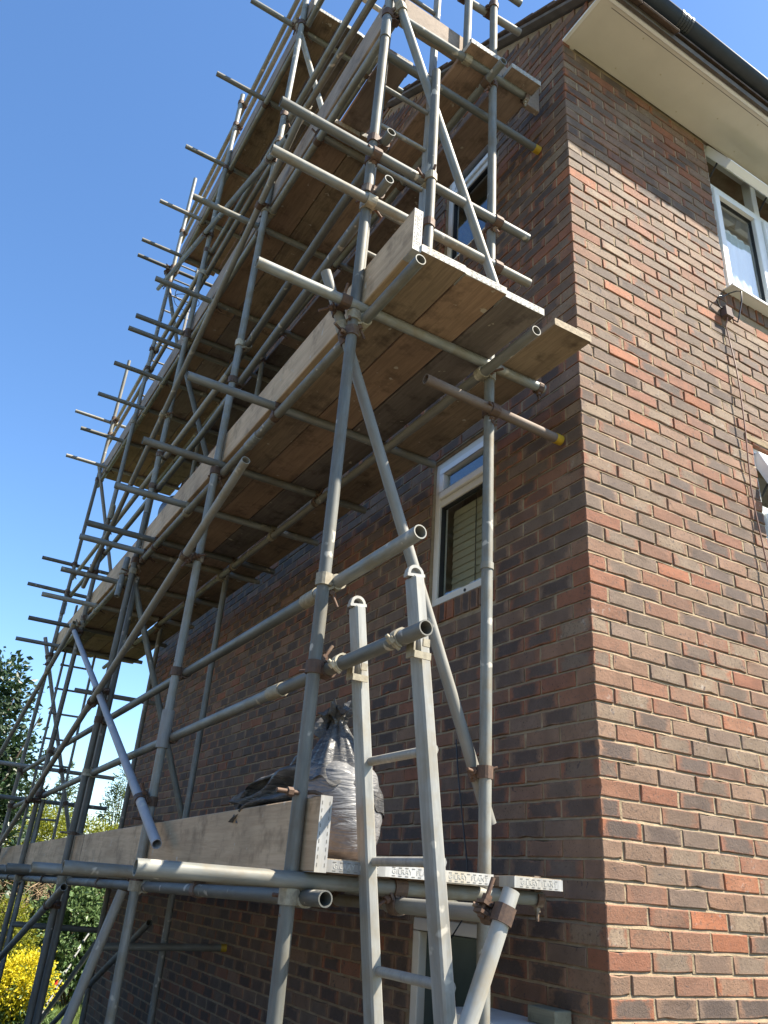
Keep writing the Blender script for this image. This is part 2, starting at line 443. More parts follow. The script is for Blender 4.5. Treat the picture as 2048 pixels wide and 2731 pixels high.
# ------------------------------------------------------------------ house
HOUSE = thing('brick_house', 'three storey red brick house with a gable end behind the scaffold', 'house')
DEPTH, WIDTH = 7.7, 6.2
GAUGE, ZB = 0.0742, 1.99 - 0.0742 * 26 - 0.0
ZB = 1.991 - 26 * GAUGE
EAVES = 7.37
def verge(y):
    yy = y if y <= DEPTH / 2 else DEPTH - y
    return 7.64 + 0.755 * yy
FRONT_OPEN = [(1.345, 2.62, 5.965, 7.40), (1.35, 2.62, 3.22, 4.83)]
GABLE_OPEN = [(0.70, 1.312, 3.84, 4.80), (0.70, 1.312, 6.43, 7.38), (0.695, 1.315, 0.02, 2.24)]
SOLDIER_F = [(1.31, 2.66, 5.965 - 0.13, 5.965 - 0.022)]
SOLDIER_G = [(0.665, 1.345, 3.84 - 0.125, 3.84 - 0.01), (0.665, 1.345, 6.43 - 0.125, 6.43 - 0.01)]

def wall_cells(a0, a1, z0, z1, opens):
    xs = sorted({a0, a1, *[o[0] for o in opens], *[o[1] for o in opens]})
    zs = sorted({z0, z1, *[o[2] for o in opens], *[o[3] for o in opens]})
    for i in range(len(xs) - 1):
        for k in range(len(zs) - 1):
            cx, cz = (xs[i] + xs[i + 1]) / 2, (zs[k] + zs[k + 1]) / 2
            if not any(o[0] < cx < o[1] and o[2] < cz < o[3] for o in opens):
                yield xs[i], xs[i + 1], zs[k], zs[k + 1]
REC = 0.0115
T = 0.24
fm = MB()
for a, b, c, d in wall_cells(REC + 0.0, WIDTH, 0.0, 7.46, FRONT_OPEN):
    fm.box((a, REC, c), (b, T, d))
FRONT = ob('front_wall', fm.mesh('front_wall', M['mortar']), HOUSE)
gm = MB()
for a, b, c, d in wall_cells(T + 0.002, DEPTH, 0.0, 7.60, GABLE_OPEN):
    gm.box((REC, a, c), (T, b, d))
# raked top of the gable and the little corbel over the box eaves
ys = [-0.33, 0.0, DEPTH / 2, DEPTH]
poly = [(T + 0.002, 7.602)] + [(y, verge(y) - 0.01) for y in (T + 0.002, DEPTH / 2, DEPTH)] + [(DEPTH, 7.602)]
n = len(poly)
gm.add([(REC, y, z) for y, z in poly] + [(T, y, z) for y, z in poly],
       [tuple(range(n - 1, -1, -1)), tuple(range(n, 2 * n))] + [(i, (i + 1) % n, n + (i + 1) % n, n + i) for i in range(n)])
poly = [(-0.33, EAVES + 0.002), (T, EAVES + 0.092), (T, verge(T) - 0.01), (-0.33, verge(-0.33) - 0.01)]
poly = [(-0.33, EAVES + 0.006), (T - 0.002, 7.462), (T - 0.002, verge(T) - 0.01), (-0.33, verge(-0.33) - 0.006)]
n = 4
gm.add([(REC, y, z) for y, z in poly] + [(0.10, y, z) for y, z in poly],
       [tuple(range(n - 1, -1, -1)), tuple(range(n, 2 * n))] + [(i, (i + 1) % n, n + (i + 1) % n, n + i) for i in range(n)])
GABLE = ob('gable_wall', gm.mesh('gable_wall', M['mortar']), HOUSE)
rm = MB(); rm.box((T + .002, DEPTH - T, 0.0), (WIDTH, DEPTH, 7.5)); ob('rear_wall', rm.mesh('rear_wall', M['mortar']), HOUSE)
rm = MB(); rm.box((WIDTH - T, T + .002, 0.0), (WIDTH - .002, DEPTH - T - .002, 7.46))
poly = [(T, 7.462), (DEPTH / 2, verge(DEPTH / 2) - .02), (DEPTH - T, 7.462)]
rm.add([(WIDTH - T, y, z) for y, z in poly] + [(WIDTH - .002, y, z) for y, z in poly], [(0, 2, 1), (3, 4, 5), (0, 1, 4, 3), (1, 2, 5, 4), (2, 0, 3, 5)])
ob('far_wall', rm.mesh('far_wall', M['mortar']), HOUSE)

def subtract(a, b, cuts):
    segs = [(a, b)]
    for c, d in cuts:
        out = []
        for p, q in segs:
            if d <= p or c >= q: out.append((p, q)); continue
            if c > p: out.append((p, c))
            if d < q: out.append((d, q))
        segs = out
    return [s for s in segs if s[1] - s[0] > 0.022]

def bed_joints(name, plane, a0, a1, opens, parent, top=None):
    mb = MB(); vs = []; fs = []
    k = 0
    while True:
        zc = ZB + k * GAUGE; k += 1
        if zc < .05: continue
        if zc > (7.36 if plane == 'F' else 10.6): break
        cuts = [(o[0], o[1]) for o in opens if o[2] - .004 < zc < o[3] + .004]
        for p, q in subtract(a0 if plane == 'F' or zc < 7.375 else -.32, a1, cuts):
            n = max(1, int((q - p) / (.07 if (p + q) / 2 < 3.5 else .15))); prev = None
            for i in range(n + 1):
                u = p + (q - p) * i / n
                if plane == 'G' and zc > verge(u) - .02: prev = None; continue
                d0 = .0010 + random.uniform(-.0012, .0022); d1 = .0075 + random.uniform(-.002, .001)
                zt, zl = zc + .0062 + random.uniform(-.001, .001), zc - .0060 + random.uniform(-.0022, .0008)
                b = len(vs)
                if plane == 'F': vs += [(u, d0, zl), (u, d1, zt)]
                else: vs += [(d0, u, zl), (d1, u, zt)]
                if prev is not None:
                    fs.append((prev, b, b + 1, prev + 1) if plane == 'F' else (b, prev, prev + 1, b + 1))
                prev = b
    mb.add(vs, fs)
    return ob(name, mb.mesh(name, M['mortar']), parent)

class BrickMesh:
    """bricks with chipped, uneven faces; a = start along the wall"""
    def __init__(s): s.v, s.f, s.uv, s.col = [], [], [], []
    def brick(s, plane, a, b, z0, z1, depth, proud=0.0, corner=False):
        rr_ = random.random
        L, H = b - a, z1 - z0
        nl = max(1, min(4, int(round(L / 0.055)))); nh = 2 if H < 0.15 else 3
        per = [(L * i / nl, 0.0) for i in range(nl)] + [(L, H * i / nh) for i in range(nh)] + \
              [(L - L * i / nl, H) for i in range(nl)] + [(0.0, H - H * i / nh) for i in range(nh)]
        n = len(per); ch = 0.0035
        base = len(s.v)
        tilt = (random.uniform(-.0016, .0016), random.uniform(-.0016, .0016), random.uniform(-.0012, .0012))
        rot = random.uniform(-.006, .006)
        def P(u, z, d):
            du, dz = u - L / 2, z - H / 2
            u2 = L / 2 + du - dz * rot; z2 = H / 2 + dz + du * rot * 0.5
            d2 = d + tilt[0] * du / L * 2 + tilt[1] * dz / H * 2 + tilt[2]
            if plane == 'F': return (a + u2, d2 - proud, z0 + z2)
            return (d2 - proud, a + u2, z0 + z2)
        def jit(q): return random.uniform(-q, q)
        outer, inner = [], []
        for (u, z) in per:
            eu = (1 if u <= 0 else (-1 if u >= L else 0)); ez = (1 if z <= 0 else (-1 if z >= H else 0))
            chip = 0.0
            if random.random() < 0.07: chip = random.uniform(.002, .006)
            outer.append((u + jit(.0009) + eu * chip, z + jit(.0011) + ez * chip, ch + chip * 0.6))
            inner.append((u + eu * (ch + chip + jit(.001)), z + ez * (ch + chip + jit(.001)), jit(.0006)))
        s.v += [P(*q) for q in inner] + [P(*q) for q in outer] + [P(u, z, depth) for (u, z) in per]
        col = (rr_(), .12 + .88 * rr_(), .22 + .78 * rr_(), 1.0) if plane == 'F' else (.94 * rr_(), .28 + .72 * rr_(), .6 * rr_() ** 1.3, 1.0)  # same brick on both walls; the gable's shade is put into darker colours
        def uvq(u, z): return (2 * u / L - 1, 2 * z / H - 1)
        fr = tuple(range(n)) if plane == 'F' else tuple(range(n - 1, -1, -1))
        s.f.append(tuple(base + i for i in fr)); s.uv += [uvq(*per[i]) for i in fr]
        for i in range(n):
            k = (i + 1) % n
            q = (n + i, n + k, k, i); w = [per[i], per[k], per[k], per[i]]
            if plane != 'F': q = q[::-1]; w = w[::-1]
            s.f.append(tuple(base + x for x in q)); s.uv += [uvq(*p) for p in w]
            q = (2 * n + i, 2 * n + k, n + k, n + i)
            if corner and (per[i][0] <= 0 and per[k][0] <= 0):
                w = [(1.0, 2 * per[i][1] / H - 1), (1.0, 2 * per[k][1] / H - 1), (-1.0, 2 * per[k][1] / H - 1), (-1.0, 2 * per[i][1] / H - 1)]
            else:
                w = [uvq(*per[i]), uvq(*per[k]), uvq(*per[k]), uvq(*per[i])]
            if plane != 'F': q = q[::-1]; w = w[::-1]
            s.f.append(tuple(base + x for x in q)); s.uv += w
        s.col += [col] * (3 * n)
    def build(s, name):
        m = bpy.data.meshes.new(name)
        m.from_pydata(s.v, [], s.f)
        uvl = m.uv_layers.new(name='face')
        uvl.data.foreach_set('uv', [c for p in s.uv for c in p])
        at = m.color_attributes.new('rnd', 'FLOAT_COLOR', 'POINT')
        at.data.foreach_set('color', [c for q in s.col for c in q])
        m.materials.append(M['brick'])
        m.update()
        return m

J = 0.010
bed_joints('bed_joints', 'F', 0.0015, WIDTH, FRONT_OPEN + SOLDIER_F, FRONT)
bed_joints('bed_joints', 'G', 0.0015, DEPTH, GABLE_OPEN + SOLDIER_G, GABLE)
bricks = []        # (plane, a, b, z0, z1, depth, corner)
ncourse = int((11.0 - ZB) / GAUGE) + 2
for k in range(ncourse):
    zb = ZB + k * GAUGE
    z0, z1 = zb + J / 2, zb + GAUGE - J / 2
    if z0 < 0.01: continue
    dz = random.uniform(-.0012, .0012)
    z0 += dz; z1 += dz
    odd = (k % 2 == 1)                     # odd courses show a header to the front
    if z1 < EAVES - 0.002:
        fo = [(o[0] - .004, o[1] + .004) for o in FRONT_OPEN if z1 > o[2] + .004 and z0 < o[3] - .02] + [(o[0], o[1]) for o in SOLDIER_F if z1 > o[2] and z0 < o[3]]
        x = 0.1125 if odd else 0.225
        bricks.append(('F', 0.0, 0.1025 if odd else 0.215, z0, z1, 0.215 if odd else 0.1025, True))
        while x < WIDTH - .03:
            e = min(x + 0.215 + random.uniform(-.002, .002), WIDTH)
            for p, q in subtract(x, e, fo): bricks.append(('F', p, q, z0, z1, 0.06, False))
            x += 0.225
    go = [(o[0] - .004, o[1] + .004) for o in GABLE_OPEN if z1 > o[2] + .004 and z0 < o[3] - .004] + [(o[0], o[1]) for o in SOLDIER_G if z1 > o[2] and z0 < o[3]]
    y = 0.225 if odd else 0.1125
    if z1 >= EAVES - 0.002:
        y -= 0.225 * 3
    while y < DEPTH - .03:
        e = min(y + 0.215 + random.uniform(-.002, .002), DEPTH)
        a = y; y += 0.225
        if z1 >= EAVES - 0.002 and a < -0.32: a = -0.32
        if z0 < EAVES + .01 and a < 0: a = max(a, 0.0)
        if e - a < .03: continue
        if max(verge(a), verge(e)) < z1 + 0.0 : continue
        if min(verge(a), verge(e)) < z0 + 0.01: continue
        zz1 = min(z1, min(verge(a), verge(e)) + 0.03)
        for p, q in subtract(a, e, go): bricks.append(('G', p, q, z0, zz1, 0.06, False))
for (a, b, c, d) in SOLDIER_F:
    x = a
    while x + .06 < b:
        bricks.append(('F', x + .005, x + .07, c + .006, d, 0.06, False)); x += .075
for (a, b, c, d) in SOLDIER_G:
    x = a
    while x + .06 < b:
        bricks.append(('G', x + .005, x + .07, c + .006, d, 0.06, False)); x += .075

CAMP = Vector((-2.33, -2.335, 2.35))
def project(P):
    d = Vector(P) - CAMP
    zc = -d.dot(CZ)
    if zc < 0.1: return None
    return (1024 + 2072 * d.dot(CX) / zc, 1365.5 - 2072 * d.dot(CY) / zc)
def area(bk):
    pl, a, b, z0, z1 = bk[:5]
    mk = (lambda u, z: (u, 0, z)) if pl == 'F' else (lambda u, z: (0, u, z))
    pts = [project(mk(u, z)) for u, z in ((a, z0), (b, z0), (b, z1), (a, z1))]
    if any(p is None for p in pts): return 0
    cx, cy = sum(p[0] for p in pts) / 4, sum(p[1] for p in pts) / 4
    if not (0 < cx < 2048 and 0 < cy < 2731): return 0
    A = abs(sum(pts[i][0] * pts[(i + 1) % 4][1] - pts[(i + 1) % 4][0] * pts[i][1] for i in range(4))) / 2
    return A
pj = MB(); pjg = MB()
for i_, (pl_, a_, b_, z0_, z1_, dp_, cr_) in enumerate(bricks):
    if z1_ - z0_ > .09: continue
    d_ = .0032 + random.uniform(-.0018, .0022); e_ = d_ + random.uniform(-.001, .0025)
    q = [(b_ - .004, z0_ - .002), (b_ + .014, z0_ - .002), (b_ + .014, z1_ + .002), (b_ - .004, z1_ + .002)]
    op = FRONT_OPEN if pl_ == 'F' else GABLE_OPEN
    if any(o[0] - .03 < b_ + .005 < o[1] + .03 and o[2] - .02 < z0_ < o[3] + .02 for o in op): continue
    if pl_ == 'G' and verge(b_ + .014) < z1_ + .01: continue
    if pl_ == 'F': pj.add([(u, d_ if k_ in (0, 3) else e_, z) for k_, (u, z) in enumerate(q)], [(0, 1, 2, 3)])
    else: pjg.add([(d_ if k_ in (0, 3) else e_, u, z) for k_, (u, z) in enumerate(q)], [(3, 2, 1, 0)])
    if cr_ and dp_ < .2: pjg.add([(d_, .1025 - .004, q[0][1]), (d_, .1165, q[0][1]), (d_, .1165, q[2][1]), (d_, .1025 - .004, q[2][1])], [(3, 2, 1, 0)])
    if cr_ and dp_ > .2: pjg.add([(d_, .215 - .004, q[0][1]), (d_, .229, q[0][1]), (d_, .229, q[2][1]), (d_, .215 - .004, q[2][1])], [(3, 2, 1, 0)])
ob('perpend_joints', pj.mesh('perpend_joints', M['mortar']), FRONT)
ob('perpend_joints', pjg.mesh('perpend_joints', M['mortar']), GABLE)
order = sorted(range(len(bricks)), key=lambda i: -area(bricks[i]))
single = set(order[:300])
rest = BrickMesh()
for i, bk in enumerate(bricks):
    pl, a, b, z0, z1, dep, cor = bk
    pr = random.uniform(-.0012, .0022)
    if i in single:
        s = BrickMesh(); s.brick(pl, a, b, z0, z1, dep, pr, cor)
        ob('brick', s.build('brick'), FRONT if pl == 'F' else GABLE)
    else:
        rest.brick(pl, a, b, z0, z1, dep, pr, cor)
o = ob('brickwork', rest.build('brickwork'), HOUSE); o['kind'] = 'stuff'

# roof, soffit, fascia, gutter
rf = MB()
def slab(y0, z0, y1, z1, x0, x1, t):
    vs = []
    for x in (x0, x1):
        vs += [(x, y0, z0), (x, y1, z1), (x, y1, z1 + t), (x, y0, z0 + t)]
    return vs, [(0, 1, 2, 3), (7, 6, 5, 4), (0, 4, 5, 1), (1, 5, 6, 2), (2, 6, 7, 3), (3, 7, 4, 0)]
y0 = -0.40
rf.add(*slab(y0, verge(y0) + .012, DEPTH / 2, verge(DEPTH / 2) + .012, 0.0, WIDTH + .05, .05))
rf.add(*slab(DEPTH + .4, verge(DEPTH + .4) + .012, DEPTH / 2 + .0005, verge(DEPTH / 2) + .012, 0.0, WIDTH + .05, .05))
ROOF = ob('roof', rf.mesh('roof', M['verge']), HOUSE)
vm = MB()
vm.add(*slab(y0, verge(y0) + .004, DEPTH / 2, verge(DEPTH / 2) + .004, -0.055, -0.002, .03))
vm.add(*slab(DEPTH + .4, verge(DEPTH + .4) + .004, DEPTH / 2 + .001, verge(DEPTH / 2) + .004, -0.055, -0.002, .03))
ob('verge_undercloak', vm.mesh('verge_undercloak', M['verge']), ROOF)
tmesh = None
for side in (0, 1):
    sl = math.atan(0.755)
    Lr = (DEPTH / 2 + 0.42) / math.cos(sl)
    nrow = int(Lr / 0.27)
    for r in range(nrow + 1):
        for c_ in range(2 if r < 60 else 1):
            mb = tmesh
            if tmesh is None:
                mb = MB(); mb.box((0, 0, 0), (0.325, 0.345, 0.016), jit=0.0)
                tmesh = mb.mesh('roof_tile', M['tile'], bevel=0.003)
            o = ob('roof_tile', tmesh, ROOF)
            d = r * 0.27
            if side == 0: yy, rot = -0.44 + d * math.cos(sl), sl - 0.05
            else: yy, rot = DEPTH + 0.44 - d * math.cos(sl), math.pi - sl + 0.05
            zz = verge(yy) + .066 + random.uniform(-.004, .004)
            o.matrix_local = Matrix.Translation((-0.075 + c_ * 0.33 + (0 if side == 0 else 0), yy, zz)) @ Matrix.Rotation(rot, 4, 'X') @ Matrix.Rotation(random.uniform(-.012, .012), 4, 'Z')
rr = MB()
rr.add(*slab(y0 - .02, verge(y0) + .068, DEPTH / 2, verge(DEPTH / 2) + .075, 0.60, WIDTH + .06, .02))
rr.add(*slab(DEPTH + .42, verge(DEPTH + .42) + .068, DEPTH / 2 + .0005, verge(DEPTH / 2) + .075, 0.60, WIDTH + .06, .02))
ob('roof_covering', rr.mesh('roof_covering', M['tile']), ROOF)
sm = MB(); sm.box((0.102, -0.345, EAVES), (WIDTH + .05, 0.0, EAVES + .009)); SOF = ob('soffit', sm.mesh('soffit', M['soffit']), HOUSE)
sm = MB(); sm.box((0.0, -0.345, EAVES - .004), (0.100, 0.012, EAVES + .009))
ob('soffit', sm.mesh('soffit_end', M['soffit']), HOUSE)
for k, (x, y) in enumerate([(0.42, -.29), (0.42, -.05), (0.98, -.29), (1.0, -.05), (1.55, -.29), (1.6, -.06), (2.1, -.29), (0.7, -.18), (1.28, -.17)]):
    s = MB(); s.cyl((x, y, EAVES - .0025), (x, y, EAVES), .005, n=8); ob('screw', s.mesh('screw', M['blind']), SOF)
gr_ = MB(); gr_.box((.11, -.322, EAVES - .0008), (WIDTH, -.318, EAVES)); ob('soffit_groove', gr_.mesh('soffit_groove', M['verge']), SOF)
for x_ in (2.45, 4.85):
    gr_ = MB(); gr_.box((x_, -.316, EAVES - .0008), (x_ + .004, -.002, EAVES)); ob('soffit_joint', gr_.mesh('soffit_joint', M['verge']), SOF)
fa = MB(); fa.box((0.022, -0.368, EAVES - .012), (WIDTH + .05, -0.347, EAVES + .105)); ob('fascia', fa.mesh('fascia', M['upvc'], .003), HOUSE)
fa = MB(); fa.box((-0.004, -0.368, EAVES - .006), (0.020, 0.0, EAVES + .010)); ob('eaves_trim', fa.mesh('eaves_trim', M['upvc'], .002), HOUSE)
gu = MB()
prof = []
gy, gz, gr = -0.432, EAVES + .145, 0.062
for i in range(13):
    t = math.pi + math.pi * i / 12
    prof.append((gy + gr * math.cos(t), gz + gr * math.sin(t)))
prof2 = [(gy + (y - gy) * .93, gz + (z - gz) * .93) for y, z in prof]
vs = []
for x in (-0.02, WIDTH + .08):
    vs += [(x, y, z) for y, z in prof] + [(x, y, z) for y, z in prof2]
N = 13
fs = []
for i in range(N - 1):
    fs += [(i, i + 1, 2 * N + i + 1, 2 * N + i), (N + i + 1, N + i, 3 * N + i, 3 * N + i + 1)]
fs += [(0, 2 * N, 3 * N, N), (N - 1, 2 * N - 1, 4 * N - 1, 3 * N - 1)]
fs += [tuple([i + 1, i, N + i, N + i + 1]) for i in range(N - 1)] + [tuple([2 * N + i, 2 * N + i + 1, 3 * N + i + 1, 3 * N + i]) for i in range(N - 1)]
gu.add(vs, fs, 0, True)
GUT = ob('gutter', gu.mesh('gutter', M['black_pvc']), HOUSE)
for x in (0.62, 1.52, 2.5, 3.5):
    s = MB()
    for dx, rad in ((-.045, 1.10), (-.02, 1.05), (.0, 1.09), (.025, 1.05), (.045, 1.10)):
        q = [(x + dx - .009, gy + (y - gy) * rad, gz + (z - gz) * rad) for y, z in prof] + [(x + dx + .009, gy + (y - gy) * rad, gz + (z - gz) * rad) for y, z in prof]
        q += [(a, gy + (b - gy) * .93, gz + (c - gz) * .93) for a, b, c in q]
        s.add(q, [(i, i + 1, N + i + 1, N + i) for i in range(N - 1)] + [(2 * N + i + 1, 2 * N + i, i, i + 1) for i in range(N - 1)] + [(N + i, N + i + 1, 3 * N + i + 1, 3 * N + i) for i in range(N - 1)], 0, False)
    s.box((x - .03, gy + gr * .9, gz - .03), (x + .03, -.368, gz + .005))
    ob('gutter_bracket', s.mesh('gutter_bracket', M['black_pvc']), GUT)

# ------------------------------------------------------------------ windows
def frame_ring(mb, plane, u0, u1, z0, z1, w, d0, d1, mi=0):
    """rectangular ring, d = depth behind the wall face (positive = inside)"""
    def bx(a, b, c, d):
        if plane == 'F': mb.box((a, d0, c), (b, d1, d), mi)
        else: mb.box((d0, a, c), (d1, b, d), mi)
    bx(u0, u1, z0, z0 + w); bx(u0, u1, z1 - w, z1)
    bx(u0, u0 + w, z0 + w, z1 - w); bx(u1 - w, u1, z0 + w, z1 - w)

def pane_obj(parent, plane, u0, u1, z0, z1, d):
    mb = MB()
    if plane == 'F': mb.box((u0, d, z0), (u1, d + .006, z1))
    else: mb.box((d, u0, z0), (d + .006, u1, z1))
    return ob('pane', mb.mesh('pane', M['glass']), parent)

def gable_window(u0, u1, z0, z1, blind):
    mb = MB()
    frame_ring(mb, 'G', u0, u1, z0, z1, .05, .030, .095)
    zt = z0 + (z1 - z0) * 0.70
    mb.box((.034, u0 + .05, zt - .025), (.09, u1 - .05, zt + .025))
    W = ob('window', mb.mesh('window', M['frame_old'], .004), HOUSE)
    W['label'] = 'off white gable window with a small top light'
    s = MB(); frame_ring(s, 'G', u0 + .052, u1 - .052, zt + .027, z1 - .052, .042, .018, .07); ob('sash', s.mesh('sash', M['upvc'], .004), W)
    g_ = MB(); frame_ring(g_, 'G', u0 + .0505, u1 - .0505, z0 + .0505, zt - .0255, .007, .044, .075); ob('gasket', g_.mesh('gasket', M['gasket']), W)
    pane_obj(W, 'G', u0 + .09, u1 - .09, zt + .065, z1 - .09, .045)
    pane_obj(W, 'G', u0 + .052, u1 - .052, z0 + .052, zt - .027, .062)
    if blind:
        z = z0 + .06
        while z < zt - .05:
            b_ = MB()
            vs = [(.120, u0 + .10, z), (.128, u0 + .10, z + .052), (.128, u1 - .07, z + .052), (.120, u1 - .07, z)]
            vs += [(x + .004, y, zz) for x, y, zz in vs]
            b_.add(vs, [(0, 1, 2, 3), (7, 6, 5, 4), (0, 3, 7, 4), (1, 5, 6, 2), (0, 4, 5, 1), (3, 2, 6, 7)])
            ob('blind_slat', b_.mesh('blind_slat', M['blind']), W); z += .048
        v_ = MB(); v_.cyl((.118, (u0 + u1) / 2, z0 + .05), (.118, (u0 + u1) / 2, zt), .0025, n=5); ob('blind_cord', v_.mesh('blind_cord', M['gasket']), W)
    s = MB(); s.cyl((.026, (u0 + u1) / 2 - .03, z0 + .026), (.030, (u0 + u1) / 2 - .03, z0 + .026), .010, n=8); ob('drain_cap', s.mesh('drain_cap', M['gasket']), W)
    # room behind
    rm = MB()
    for lo, hi in (((1.6, u0 - .5, z0 - .6), (1.62, u1 + .9, z1 + .3)), ((T + .002, u0 - .42, z0 - .6), (1.6, u0 - .40, z1 + .3)), ((T + .002, u1 + .9, z0 - .6), (1.6, u1 + .92, z1 + .3)),
                   ((T + .002, u0 - .42, z1 + .3), (1.6, u1 + .9, z1 + .32)), ((T + .002, u0 - .42, z0 - .62), (1.6, u1 + .9, z0 - .6))):
        rm.box(lo, hi)
    ob('room', rm.mesh('room', M['room']), HOUSE)
gable_window(0.70, 1.312, 3.84, 4.80, True)
gable_window(0.70, 1.312, 6.43, 7.38, False)
# ground floor door
d = MB(); frame_ring(d, 'G', 0.695, 1.315, 0.02, 2.24, .055, .012, .10)
DOOR = ob('door', d.mesh('door', M['frame_old'], .004), HOUSE); DOOR['label'] = 'white framed narrow door with dark green panel under the scaffold'
d = MB(); d.box((.055, .752, .077), (.09, 1.258, 2.183)); ob('door_panel', d.mesh('door_panel', M['green_door']), DOOR)
d = MB(); d.box((.044, .83, .3), (.0545, .842, 2.02)); ob('door_bead', d.mesh('door_bead', M['frame_old']), DOOR)
d = MB(); d.box((.038, 1.19, .98), (.0545, 1.215, 1.14)); d.cyl((.03, 1.20, 1.06), (.054, 1.20, 1.06), .008); d.cyl((.03, 1.20, 1.06), (.03, 1.09, 1.06), .008)
ob('handle', d.mesh('handle', M['alu']), DOOR)

def front_window(z0, z1, zt, u0, u1, open_angle, sill):
    mb = MB(); frame_ring(mb, 'F', u0, u1, z0, z1, .045, .030, .10)
    mb.box((u0 + .045, .032, zt - .025), (u1 - .045, .098, zt + .025))
    um = u0 + .56
    mb.box((um - .03, .031, z0 + .045), (um + .03, .099, z1 - .045))
    W = ob('window', mb.mesh('window', M['upvc'], .004), HOUSE)
    for a, b in ((u0 + .047, um - .032), (um + .032, u1 - .047)):
        s = MB(); frame_ring(s, 'F', a, b, z0 + .047, zt - .027, .052, .012, .075); S = ob('sash', s.mesh('sash', M['upvc'], .004), W)
        g_ = MB(); frame_ring(g_, 'F', a + .0525, b - .0525, z0 + .0995, zt - .0795, .006, .040, .066); ob('gasket', g_.mesh('gasket', M['gasket']), S)
        pane_obj(W, 'F', a + .053, b - .053, z0 + .10, zt - .08, .05)
    # open top-hung light
    for a, b in ((u0 + .047, um - .032), (um + .032, u1 - .047)):
        s = MB(); frame_ring(s, 'F', 0.0, b - a, -(z1 - zt - .075), 0.0, .052, -.03, .03)
        g_ = MB(); frame_ring(g_, 'F', 0.053, b - a - .053, -(z1 - zt - .075) + .053, -.053, .006, -.012, .014)
        S = ob('open_sash', s.mesh('open_sash', M['upvc'], .004), W)
        S.matrix_local = Matrix.Translation((a, .035, z1 - .05)) @ Matrix.Rotation(-open_angle, 4, 'X')
        ob('gasket', g_.mesh('gasket', M['gasket']), S)
        p_ = MB(); p_.box((.055, -.003, -(z1 - zt - .075) + .055), (b - a - .055, .003, -.055)); ob('pane', p_.mesh('pane', M['glass']), S)
        h_ = MB(); hz = z1 - .05 - (z1 - zt - .075) * math.cos(open_angle) * .55; hy = .035 - (z1 - zt - .075) * math.sin(open_angle) * .55
        h_.cyl((a + .02, .04, z1 - .32), (a + .02, hy, hz), .008, n=6); ob('stay', h_.mesh('stay', M['gasket']), W)
    if sill:
        s = MB()
        s.box((u0 - .05, -.070, z0 - .024), (u1 + .05, .03, z0 - .012)); s.box((u0 - .05, -.075, z0 - .030), (u1 + .05, -.0655, z0 - .010))
        ob('sill', s.mesh('sill', M['upvc'], .003), W)
    rm = MB()
    for lo, hi in (((u0 - .3, 2.2, z0 - .6), (u1 + .3, 2.22, z1 + .2)), ((u0 - .32, T + .002, z0 - .6), (u0 - .30, 2.2, z1 + .2)), ((u1 + .3, T + .002, z0 - .6), (u1 + .32, 2.2, z1 + .2)),
                   ((u0 - .32, T + .002, z1 + .02), (u1 + .3, 2.2, z1 + .04)), ((u0 - .32, T + .002, z0 - .62), (u1 + .3, 2.2, z0 - .6))):
        rm.box(lo, hi)
    ob('room', rm.mesh('room', M['room']), HOUSE)
    cu = MB()
    xs = [u0 + .105 + i * .01 for i in range(int((um - u0 - .21) / .01) + 1)]
    vs = []
    for x in xs: vs += [(x, .072 + .004 * math.sin(x * 90) + .003 * math.sin(x * 37), z0 + .05), (x, .072 + .004 * math.sin(x * 90 + 1), z0 + .05 + (zt - z0) * .68 - .10 * (x - u0))]
    cu.add(vs, [(2 * i, 2 * i + 2, 2 * i + 3, 2 * i + 1) for i in range(len(xs) - 1)], 0, True)
    ob('curtain', cu.mesh('curtain', M['curtain']), W)
front_window(5.965, 7.40, 6.975, 1.345, 2.62, R(27), True)
front_window(3.22, 4.83, 4.42, 1.35, 2.62, R(22), False)
li = MB(); li.box((1.28, -.004, 4.832), (2.7, .02, 4.868)); ob('lintel', li.mesh('lintel', M['mortar']), HOUSE)

# cable box and its cables, low lean-to box by the door
bx_ = thing('junction_box', 'small brown junction box on the sunlit front wall under window sill', 'junction box', (1.262, -.001, 5.725))
m_ = MB(); m_.box((-.036, -.04, -.038), (.036, -.002, .038)); ob('box_body', m_.mesh('box_body', M['box_brown'], .004), bx_)
m_ = MB(); m_.box((-.034, -.044, -.036), (.034, -.0405, .036)); ob('box_lid', m_.mesh('box_lid', M['box_brown'], .001), bx_)
m_ = MB()
pts = [(1.25, -.03, 5.68)] + [(1.25 + .01 * math.sin(i * .7) + .004 * random.uniform(-1, 1), -.012 - .02 * abs(math.sin(i * .42)), 5.62 - i * .16) for i in range(0, 30)]
m_.path(pts, .0045, 6)
tag(ob('brown_cable', m_.mesh('brown_cable', M['cable_brown'])), 'thin brown cable running down the sunlit front wall', 'cable')
m_ = MB(); m_.path([(1.30, -.03, 5.69), (1.315, -.05, 5.66), (1.33, -.06, 5.72), (1.345, -.08, 5.82), (1.35, -.085, 5.90), (1.34, -.06, 5.915), (1.31, -.03, 5.905), (1.26, -.02, 5.86), (1.20, -.03, 5.83), (1.17, -.028, 5.78), (1.20, -.02, 5.75), (1.222, -.02, 5.745)], .0045, 6)
tag(ob('black_cable', m_.mesh('black_cable', M['cable_black'])), 'looped black cable between window sill and brown junction box', 'cable')
m_ = MB(); m_.path([(-.02, .95, 3.05), (-.02, .93, 2.9), (-.025, .88, 2.7), (-.02, .84, 2.5), (-.03, .80, 2.3), (-.06, .95, 2.12), (-.09, .85, 2.0), (-.10, .74, 1.88), (-.08, .70, 1.7), (-.03, .68, 1.3), (-.02, .66, .3)], .0035, 6)
tag(ob('hanging_cable', m_.mesh('hanging_cable', M['cable_black'])), 'loose black cable hanging down the shaded gable past the green door', 'cable')
